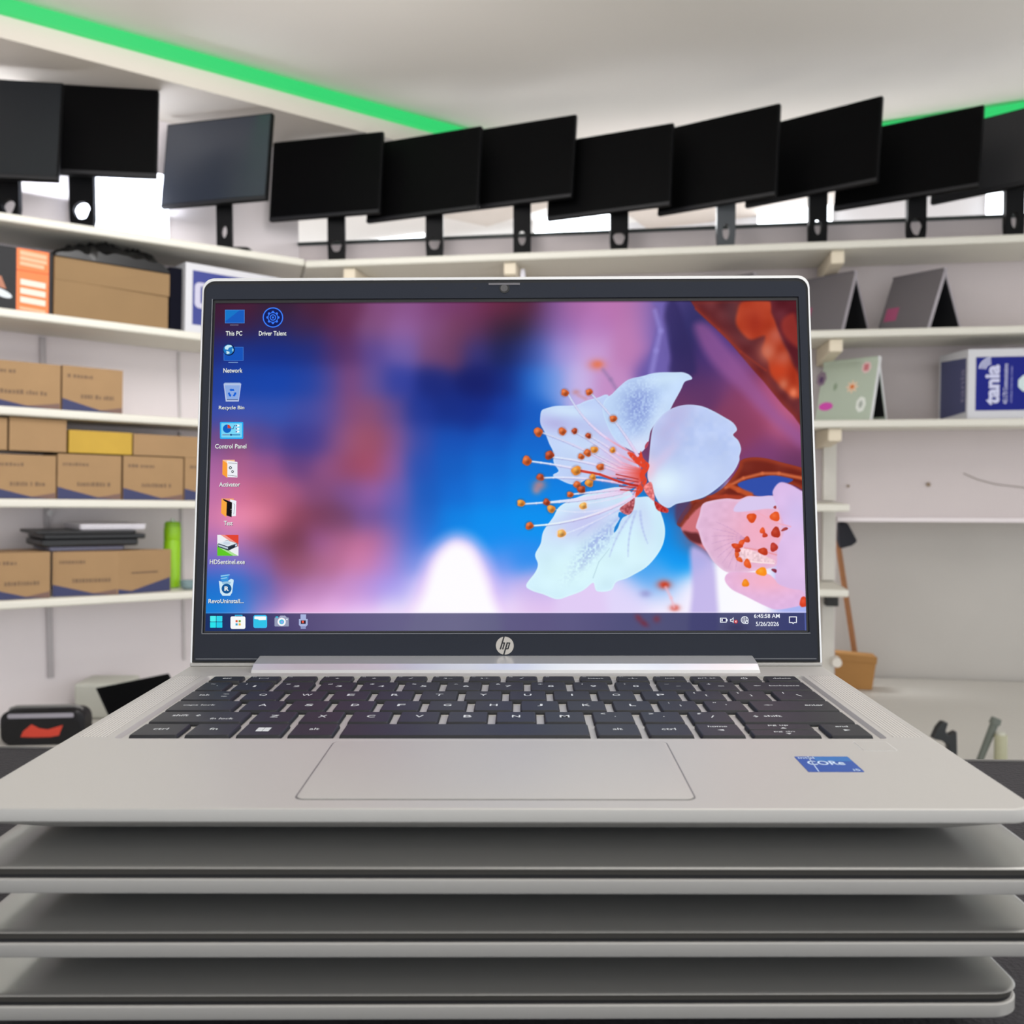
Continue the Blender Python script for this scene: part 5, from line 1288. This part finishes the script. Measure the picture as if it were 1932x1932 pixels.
# stamens
ctr = (1212, 897)
fil = [((507, 395), (790, 720), .06), ((680, 400), (1040, 900), -.04), ((850, 600), (1020, 850), -.02), ((320, 680), (900, 960), -.03), ((570, 680), (900, 900), -.02), ((640, 690), (880, 840), -.02), ((240, 890), (800, 1000), -.02), ((400, 860), (900, 970), -.03),
       ((330, 1010), (900, 1050), -.03), ((190, 1200), (880, 1110), .02), ((380, 1190), (900, 1120), .02), ((250, 1360), (1000, 1140), .06), ((540, 1130), (900, 1090), 0), ((700, 830), (960, 960), 0), ((760, 900), (960, 980), 0), ((620, 1200), (980, 1120), .03), ((480, 1420), (1000, 1150), .04), ((410, 1240), (980, 1150), .10)]
for i, (a, b_, bd) in enumerate(fil):
    a, b2_ = c3([a, b_]); end = (ctr[0] - 4, ctr[1] + (b_[1] - 1010)*.12)
    soft = i in (16, 17, 15)
    col = (222, 236, 252) if b_[1] > 960 else (204, 216, 242)
    if i == 11: col = (232, 252, 252)
    if not soft: stroke([(x + .6, y + 1.3) for x, y in curve(a, b2_, bd)], 1.8, 2.2, (128, 138, 196), 1.6, (206, 150, 196), .5)
    stroke(curve(a, b2_, bd), 1.5 if not soft else 1.2, 2.0, col, 1.2, (232, 214, 244), .95 if not soft else .6)
    stroke(curve(b2_, end, .02, 4), 1.9, 1.2, (226, 196, 230), 1.4, (236, 96, 92), .9)
# rosy fan and red heart
blend(gauss(1178, 888, 24, 20)*.45, (244, 150, 170)); 
for k in range(11):
    th = math.radians(150 + k*8.0); L = 44 + 8*math.sin(k*2.1)
    stroke([(ctr[0], ctr[1] + (k - 5)*2.0), (ctr[0] + L*math.cos(th), ctr[1] + (k - 5)*3.2 - 2 + 0*L)], 1.9, 1.2, (224, 66, 44), 1.2, (236, 168, 196), .85)
stroke(c3([(590, 958), (740, 985), (860, 1030), (960, 1060), (1040, 1075)]), 2.4, 1.8, (206, 66, 50), 1.2, (196, 40, 26))
for k in range(5): stroke(c3([(860 + 8*k, 985 + k*28), (1020, 1020 + k*22)]), 1.2, .9, (170, 34, 26), 1, a=.8)
m, _ = poly_mask(c3([(1040, 815), (1060, 870), (1100, 910), (1095, 950), (1070, 990), (1085, 1030), (1060, 1090), (1040, 1120), (1000, 1150), (1015, 1080), (1045, 1040), (1030, 990), (1050, 940), (1000, 900), (940, 830), (980, 830), (1020, 860)]), 1.2); blend(m*np.clip(.55 + N3, 0, 1), (226, 66, 36))
m, _ = poly_mask(c3([(1060, 1080), (1110, 1040), (1130, 1090), (1140, 1180), (1090, 1140)]), 1.4); blend(m, np.array([236, 130, 130.0]) + (N3[..., None] - .5)*70)
m, _ = poly_mask(c3([(1140, 1180), (1200, 1215), (1240, 1240), (1230, 1266), (1160, 1245)]), 1.2); blend(m, np.array([190, 50, 44.0]) + (N3[..., None] - .5)*60)
m, _ = poly_mask(c3([(890, 1230), (960, 1180), (995, 1160), (985, 1240), (950, 1280), (900, 1262)]), 1.2); blend(m*.95, np.array([180, 84, 92.0]) + (N3[..., None] - .5)*80)
m, _ = poly_mask(c3([(1068, 790), (1075, 765), (1095, 745), (1092, 775), (1078, 795)]), 1); blend(m, (176, 72, 96))
# anthers
for x, y, r, k in ((485, 390, 27, 0), (662, 386, 24, 0), (838, 580, 26, 0), (292, 678, 32, 0), (467, 672, 27, 0), (557, 670, 20, 2), (658, 704, 20, 2), (372, 845, 32, 2), (208, 885, 33, 0), (604, 855, 22, 0), (652, 829, 26, 0), (700, 806, 26, 1), (835, 808, 20, 1), (746, 932, 27, 0), (570, 958, 34, 1), (307, 1006, 27, 2), (577, 1062, 27, 0),
                   (608, 1095, 29, 2), (664, 1050, 30, 1), (690, 1005, 22, 1), (523, 1132, 23, 0), (165, 1195, 28, 1), (352, 1187, 24, 2), (386, 1238, 29, 1), (621, 1215, 27, 3), (227, 1360, 28, 0), (460, 1416, 31, 3)):
    p = c3([(x, y)])[0]; rr = r*.2588
    base = {0: (214, 92, 34), 1: (240, 140, 44), 2: (176, 62, 24), 3: (250, 172, 84)}[k]
    P = [(p[0] + rr*math.cos(t)*(1 + .16*math.sin(3*t + x)), p[1] + rr*math.sin(t)*(1 + .16*math.sin(2*t + y))) for t in np.linspace(0, 2*PI, 11)[:-1]]
    m, d = poly_mask(P, 1.1)
    blend(sstep(rr + 2.2 - np.hypot(PX - p[0], PY - p[1]), 2)*(.35 if k == 3 else .25), (252, 214, 190) if k == 3 else (120, 60, 50))
    blend(m, base); blend(m*gauss(p[0] + rr*.2, p[1] + rr*.25, rr*.45)*.8, np.array(base)*.55); blend(m*gauss(p[0] - rr*.3, p[1] - rr*.35, rr*.4)*.7, np.minimum(np.array(base) + 60, 255))
blend(gauss(1018, 915, 9, 7)*.75, (206, 130, 120)); blend(gauss(1012, 925, 6, 6)*.6, (220, 140, 130))
# ---- taskbar tint, drawn as part of the picture
u_, v_ = SP(400, 1158.5)
u2_, v2_ = SP(1520, 1155)
tb = sstep((v_ + v2_)/2 - GY, .00025)
dark = np.clip(IMG*.40 + np.array([8, 10, 34]), 0, 255)
wash = np.interp(PX, [385, 440, 500, 560, 640, 760, 860, 950, 1080, 1180, 1300, 1530], [0, .1, .3, .55, .8, .95, 1, .8, .75, .5, .3, .15])[..., None]
tgt = np.array([28, 34, 84])*(1 - wash) + np.array([104, 98, 140])*wash
blend(tb, .45*dark + .55*tgt)
for x, y, sx, sy, rt, c, a in ((1205, 1166, 6, 4, .8, (120, 50, 70), .8), (1215, 1176, 7, 4, .6, (112, 46, 66), .8), (1239, 1168, 5, 5, 0, (116, 54, 74), .8), (1390, 1184, 16, 8, 0, (52, 50, 86), .7)):
    blend(tb*gauss(x, y, sx, sy, rt)*a, c)
ed = np.exp(-((GY - (v_ + v2_)/2 - .0003)/.00022)**2); blend(ed*.55*(np.interp(PX, [385, 480, 560], [.3, .5, 1])), (236, 226, 255))
blend(sstep(.0006 - (AH - GY), .0004)*.4, (20, 10, 20))
blend(np.exp(-((PX - 1519 - (PY-1158)*.03)/1.0)**2)*tb*.6, (120, 140, 230))

me = bpy.data.meshes.new('display')
vs = np.zeros((NX*NY, 3), np.float32); vs[:, 0] = GX.ravel(); vs[:, 1] = GY.ravel()
ii = (np.arange(NY - 1)[:, None]*NX + np.arange(NX - 1)[None, :]).ravel()
quads = np.stack([ii, ii + 1, ii + NX + 1, ii + NX], 1).astype(np.int32)
me.vertices.add(NX*NY); me.vertices.foreach_set('co', vs.ravel())
me.loops.add(quads.size); me.loops.foreach_set('vertex_index', quads.ravel())
me.polygons.add(len(quads)); me.polygons.foreach_set('loop_start', np.arange(0, quads.size, 4, dtype=np.int32))
me.update(calc_edges=True)
ca = me.color_attributes.new('picture', 'FLOAT_COLOR', 'POINT')
lin = np.clip(IMG, 0, 255)/255.0; lin = np.where(lin <= .04045, lin/12.92, ((lin + .055)/1.055)**2.4)
cc_ = np.ones((NX*NY, 4), np.float32); cc_[:, :3] = lin.reshape(-1, 3)
ca.data.foreach_set('color', cc_.ravel())
pm = bpy.data.materials.new('lit_display_picture'); pm.use_nodes = True; nt = pm.node_tree; b = nt.nodes['Principled BSDF']
b.inputs['Base Color'].default_value = (.004, .004, .005, 1); b.inputs['Roughness'].default_value = .5; b.inputs['Specular IOR Level'].default_value = .02
at_ = nt.nodes.new('ShaderNodeAttribute'); at_.attribute_name = 'picture'; nt.links.new(at_.outputs['Color'], b.inputs['Emission Color']); b.inputs['Emission Strength'].default_value = 1.0
me.materials.append(pm)
disp = bpy.data.objects.new('display', me); COL.objects.link(disp); disp.parent = lap; disp.matrix_local = MS

# ------------------------------------------------------------------ icons, writing on the display
class Icon:
    def __init__(s, name, label=None): s.name = name; s.label = label; s.items = []; s.z = .00002
    def poly(s, col, pts): s.items.append((col, [SP(x, y) for x, y in pts])); return s
    def rect(s, col, x0, y0, x1, y1, r=0, sk=0):
        if r <= 0: return s.poly(col, [(x0, y0), (x1, y0), (x1, y1), (x0, y1)])
        return s.poly(col, [(x, y) for x, y, _ in rrect(x0, x1, y0, y1, 0, r, 4)])
    def disc(s, col, x, y, r, r2=None, n=24): return s.poly(col, [(x + r*math.cos(2*PI*i/n), y + (r2 or r)*math.sin(2*PI*i/n)) for i in range(n)])
    def line(s, col, pts, w_):
        for (ax, ay), (bx, by) in zip(pts, pts[1:]):
            dx, dy = bx - ax, by - ay; L = math.hypot(dx, dy) or 1; nx, ny = -dy/L*w_/2, dx/L*w_/2
            ex, ey = dx/L*w_*.3, dy/L*w_*.3
            s.poly(col, [(ax + nx - ex, ay + ny - ey), (bx + nx + ex, by + ny + ey), (bx - nx + ex, by - ny + ey), (ax - nx - ex, ay - ny - ey)])
        return s
    def build(s):
        b = MB(); mats = []; cols = []
        z = .00004
        for col, P in s.items:
            if col not in cols: cols.append(col); mats.append(glow(col))
            b.poly([(x, y, z) for x, y in P], cols.index(col)); z += .000004
        o = b.build(s.name, mats, disp)
        if s.label: o['label'] = s.label
        return o
def caption(txt, cx, cy, x0, x1, h=8.5, shadow=True, col=(236, 240, 238), name='icon_caption', bold=.012):
    a, b = SP(x0, cy), SP(x1, cy); c = SP((x0 + x1)/2, cy); hh = abs(SP(cx, cy - h/2)[1] - SP(cx, cy + h/2)[1])
    me = text_mesh(txt, 1.0, bold); xs = [v.co.x for v in me.vertices]; ys = [v.co.y for v in me.vertices]
    mx_, my_ = (min(xs) + max(xs))/2, (min(ys) + max(ys))/2
    kx = (b[0] - a[0])/(max(xs) - min(xs)); ky = hh/(max(ys) - min(ys))
    base = [(v.co.x - mx_, v.co.y - my_) for v in me.vertices]; n = len(base); fs = [tuple(p.vertices) for p in me.polygons]
    B = MB()
    if shadow: 
        for dx, dy in ((.00018, -.00018),): B.add([(c[0] + x*kx + dx, c[1] + y*ky + dy, .00005 + abs(dx)*.01) for x, y in base], fs, 1)
    B.add([(c[0] + x*kx, c[1] + y*ky, .00007) for x, y in base], fs, 0)
    B.build(name, [glow(col), glow((20, 26, 40))], disp); bpy.data.meshes.remove(me)

W_c = (232, 240, 250)
# This PC
Icon('desktop_icon', 'blue monitor icon').rect((70, 130, 210), 424.5, 584.5, 461.5, 610).rect((26, 92, 190), 425.5, 585.5, 460.5, 609).poly((24, 118, 200), [(425.5, 585.5), (452, 585.5), (425.5, 606)]).rect((120, 116, 140), 434, 612.5, 450, 614).build()
caption('This PC', 441, 629, 426, 457)
# Driver Talent
ic = Icon('desktop_icon', 'round blue gear icon')
ic.disc((62, 128, 255), 515, 599, 19.3, 19, 40).disc((20, 30, 92), 515, 599, 17.3, 17, 40)
g = []
for i in range(48):
    a = 2*PI*i/48; r = 12.4 if (i % 6) in (0, 1, 5) else 9.8; g.append((515 + r*math.cos(a), 599 + r*math.sin(a)))
ic.poly((58, 122, 250), g).disc((20, 30, 92), 515, 599, 8.4).disc((58, 122, 250), 515, 599, 6).disc((20, 30, 92), 515, 599, 4.2).disc((58, 122, 250), 515, 599, 2).build()
caption('Driver Talent', 514, 629, 488.5, 540.5)
# Network
ic = Icon('desktop_icon', 'globe and monitor icon').rect((64, 120, 205), 422, 654.5, 459.5, 680.5).rect((24, 84, 186), 423, 655.5, 458.5, 679.5).rect((120, 150, 200), 431, 683, 449, 684.8)
ic.disc((10, 26, 62), 432, 660, 11).disc((34, 122, 196), 431.2, 659.5, 9.6).poly((196, 232, 246), [(424, 655), (429, 651), (436, 651), (438, 654), (432, 656), (430, 660), (425, 659)]).poly((206, 236, 240), [(427, 662), (433, 664), (433, 667), (428, 668)]).poly((150, 206, 232), [(438, 657), (441, 659), (440, 664), (438, 662)]).build()
caption('Network', 439, 699, 421.5, 457.5)
# Recycle Bin
ic = Icon('desktop_icon', 'recycle bin icon').poly((186, 198, 232), [(422, 725), (455, 725), (450.5, 757.5), (426, 757.5)]).poly((140, 170, 226), [(424, 727), (453, 727), (450, 755), (428, 755)]).poly((160, 182, 220), [(424, 722), (453, 722), (455.5, 725), (421.5, 725)]).poly((90, 112, 160), [(428, 753), (449, 753), (449, 755), (428, 755)])
for a0 in (90, 210, 330):
    a = math.radians(a0); c = (438 + 5.6*math.cos(a), 741.5 - 5.6*math.sin(a)); t = a + PI/2
    P = lambda r, u: (c[0] + r*math.cos(t) + u*math.cos(a), c[1] - r*math.sin(t) - u*math.sin(a))
    ic.poly((20, 96, 214), [P(-4.5, -1.8), P(1.5, -1.8), P(1.5, -3.2), P(5.2, .2), P(1.5, 3), P(1.5, 1.9), P(-3.2, 1.9)])
ic.build(); caption('Recycle Bin', 437, 770, 413, 461)
# Control Panel
ic = Icon('desktop_icon', 'cyan control panel icon').rect((40, 170, 240), 415, 796, 459, 828, 2).rect((120, 214, 246), 417.5, 798.5, 456.5, 825.5, 1).disc((16, 100, 196), 428.5, 809, 8).poly((214, 70, 50), [(429.5, 808), (429.5, 801), (433, 802), (436.5, 808)])
ic.line((20, 80, 150), [(437, 809), (440, 809), (442, 803), (446, 803)], 1.1)
for y_ in (803, 809, 814.5): ic.disc((240, 250, 255), 448, y_, 4, 2).disc((24, 96, 170), 446, y_, 1.6, 1.4)
ic.line((120, 112, 150), [(420, 820.5), (434, 820.5)], 1.4).line((24, 90, 160), [(438, 820.5), (453, 820.5)], 1.4).disc((16, 60, 120), 436, 820.5, 1.8).build()
caption('Control Panel', 435, 842, 406, 465)
# Activator
ic = Icon('desktop_icon', 'orange folder with gear page icon').poly((248, 196, 150), [(420, 867.5), (443, 867.5), (443, 872), (428, 872), (428, 900), (420, 894)]).poly((238, 240, 246), [(428, 869), (448, 871.5), (448, 901), (428, 900)]).poly((250, 160, 60), [(420, 868.5), (429, 874), (429, 902), (419.5, 895)])
ic.line((96, 100, 110), [(431, 873.5), (447, 874.5)], .8).line((60, 62, 72), [(430, 896.5), (447, 898.5)], .8)
for x, y_, r in ((434.8, 882.5, 3.4), (438.8, 889.8, 3.0)):
    ic.poly((50, 56, 66), [(x + (r if k % 2 else r*.72)*math.cos(PI*k/8), y_ + (r if k % 2 else r*.72)*math.sin(PI*k/8)) for k in range(16)]).disc((238, 240, 246), x, y_, r*.42, n=10)
ic.build(); caption('Activator', 433, 914, 413.5, 453)
# Test
ic = Icon('desktop_icon', 'orange folder with black page icon').poly((240, 160, 110), [(418, 940.5), (441, 940.5), (441, 944), (426, 944), (426, 974), (418, 968)]).poly((238, 242, 250), [(434, 942), (446, 945), (445, 973.5), (434, 974)]).poly((22, 18, 20), [(421, 941), (438, 948), (437, 976), (426, 972)]).poly((250, 168, 66), [(418, 941.5), (428, 948), (427, 976), (417, 968)])
ic.line((120, 124, 140), [(441, 950), (443, 953), (441, 970)], .8).disc((150, 150, 150), 436, 961, 1, n=8).build(); caption('Test', 430.5, 987, 422.5, 439)
# HDSentinel
ic = Icon('desktop_icon', 'hard disk icon on red and green square').rect((238, 238, 244), 410, 1009, 450, 1048.5).poly((226, 70, 52), [(424, 1009), (450, 1009), (450, 1027)]).poly((240, 150, 140), [(416, 1009), (424, 1009), (450, 1027), (450, 1032)]).poly((96, 200, 40), [(410, 1030), (440, 1048.5), (410, 1048.5)]).poly((172, 224, 150), [(410, 1026), (449, 1048.5), (440, 1048.5), (410, 1031)])
ic.poly((60, 70, 86), [(411, 1026), (428, 1019), (448, 1025), (448, 1031), (431, 1039), (411, 1032)]).poly((222, 232, 240), [(412, 1025), (428, 1019.5), (447, 1025), (430, 1031)]).poly((190, 205, 220), [(412, 1027), (430, 1033), (430, 1036), (412, 1030)]).disc((200, 214, 228), 428, 1025, 7, 2.8).poly((34, 40, 52), [(432, 1033), (443, 1028.5), (443, 1032), (432, 1037)]).poly((210, 224, 250), [(444, 1027.5), (447, 1026.5), (447, 1030), (444, 1031)])
ic.build(); caption('HDSentinel.exe', 429, 1060, 396, 462, h=9)
# Revo
ic = Icon('desktop_icon', 'white bin icon with letter R').poly((60, 150, 220), [(416, 1085), (432, 1083), (430, 1097), (418, 1097)]).line((190, 230, 250), [(417, 1087), (433, 1084.5)], 1.2).line((190, 230, 250), [(417, 1092), (428, 1090)], 1).poly((206, 232, 246), [(413, 1096), (420, 1098), (430, 1097), (441, 1095), (438, 1118), (434, 1124), (420, 1124), (415.5, 1118)]).poly((150, 196, 226), [(418, 1098), (427, 1097), (436, 1098), (434, 1102), (420, 1102)]).poly((206, 232, 246), [(430, 1096), (436, 1092), (441, 1094), (438, 1098)])
ic.disc((22, 88, 150), 427.5, 1110.5, 9.4).build(); caption('R', 427.5, 1110.5, 423.5, 432, h=8.5, shadow=False, name='icon_letter', bold=.04)
caption('RevoUninstall...', 427, 1134, 393.5, 460, h=8)
# taskbar icons
ic = Icon('start_button', 'cyan four-pane start button')
for x0, y0, c in ((396.5, 1162, (80, 240, 240)), (408.5, 1162, (50, 214, 236)), (396.5, 1173.7, (44, 226, 236)), (408.5, 1173.7, (34, 206, 236))): ic.rect(c, x0, y0, x0 + 11, y0 + 10.6, .8)
ic.build()
ic = Icon('taskbar_icon', 'white shopping bag icon').rect((60, 176, 220), 443, 1160, 457.5, 1165, 1).rect((20, 60, 110), 445, 1162, 455.5, 1166).rect((248, 250, 250), 435, 1163, 463, 1186.5, 3)
for x0, y0, c in ((444.5, 1170, (220, 84, 50)), (450.3, 1170, (110, 160, 50)), (444.5, 1176, (50, 160, 196)), (450.3, 1176, (230, 180, 70))): ic.rect(c, x0, y0, x0 + 4, y0 + 4)
ic.build()
Icon('taskbar_icon', 'cyan folder icon').rect((60, 190, 240), 478, 1160.5, 504, 1185, 4).rect((250, 252, 250), 480, 1163, 502, 1172, 1.5).poly((50, 196, 232), [(480, 1168), (487, 1168.5), (489, 1170), (502, 1169.5), (502, 1182), (480, 1182)]).build()
Icon('taskbar_icon', 'grey camera icon').rect((150, 156, 184), 518, 1165, 545, 1182, 1.5).poly((168, 172, 200), [(526, 1165), (529, 1161.5), (538, 1161.5), (541, 1165)]).rect((60, 190, 220), 520, 1163, 525, 1165.5).disc((246, 246, 250), 531.5, 1173.2, 7.8).disc((70, 190, 220), 531.5, 1173.2, 4.6).disc((140, 170, 240), 532, 1173.6, 2.6).disc((240, 244, 250), 541.5, 1168.5, 1.3).build()
Icon('taskbar_icon', 'grey device icon with red dot').rect((168, 180, 222), 567, 1159, 577.5, 1172).poly((170, 180, 220), [(564, 1168), (580.5, 1168), (580.5, 1179), (577, 1182.5), (567.5, 1182.5), (564, 1179)]).rect((40, 28, 44), 567.5, 1170.5, 577, 1177).disc((236, 90, 70), 571.5, 1173.3, 2.3).rect((160, 172, 216), 567.5, 1183.5, 577, 1186).build()
wt = (240, 244, 252)
Icon('tray_icon', 'battery icon').rect(wt, 1358.3, 1165.6, 1371, 1174.6, .6).rect((48, 46, 92), 1360, 1167.2, 1369.4, 1173).rect(wt, 1371, 1168, 1372.6, 1172).rect(wt, 1361, 1168, 1363.5, 1172.2).build()
Icon('tray_icon', 'muted speaker icon').poly(wt, [(1377.5, 1168), (1380.5, 1168), (1384, 1164.4), (1384, 1175.6), (1380.5, 1172.6), (1377.5, 1172.6)]).poly((48, 46, 92), [(1378.8, 1169.2), (1381, 1169.2), (1382.7, 1167.4), (1382.7, 1172.8), (1381, 1171.4), (1378.8, 1171.4)]).disc((196, 40, 50), 1388.2, 1172.8, 3.6).line((250, 230, 230), [(1386.6, 1171.2), (1389.8, 1174.4)], 1).line((250, 230, 230), [(1389.8, 1171.2), (1386.6, 1174.4)], 1).build()
ic = Icon('tray_icon', 'globe icon').disc(wt, 1405, 1169.8, 7.2, n=28).disc((48, 46, 92), 1405, 1169.8, 6)
ic.line(wt, [(1399, 1169.8), (1411, 1169.8)], 1).line(wt, [(1405, 1163.6), (1405, 1176)], 1).line(wt, [(1400, 1166.3), (1410, 1166.3)], .8).line(wt, [(1400, 1173.3), (1410, 1173.3)], .8).line(wt, [(1402.4, 1164), (1401.6, 1169.8), (1402.4, 1175.6)], .8).line(wt, [(1407.6, 1164), (1408.4, 1169.8), (1407.6, 1175.6)], .8).disc(wt, 1409, 1174, 3.2).disc((48, 46, 92), 1409, 1174, 1.6).build()
caption('6:45:58 AM', 1447, 1162, 1422.5, 1471, h=7.6, shadow=False, col=wt, name='clock_text')
caption('5/26/2026', 1448, 1177, 1426, 1469.5, h=8.2, shadow=False, col=wt, name='date_text')
ic = Icon('tray_icon', 'notification bubble icon').poly(wt, [(1488.6, 1163), (1503.4, 1163), (1503.4, 1175.2), (1498.6, 1175.2), (1496.4, 1177.6), (1494.2, 1175.2), (1488.6, 1175.2)]).poly((52, 54, 104), [(1490.2, 1164.6), (1501.8, 1164.6), (1501.8, 1173.6), (1498, 1173.6), (1496.4, 1175.4), (1494.8, 1173.6), (1490.2, 1173.6)]).build()
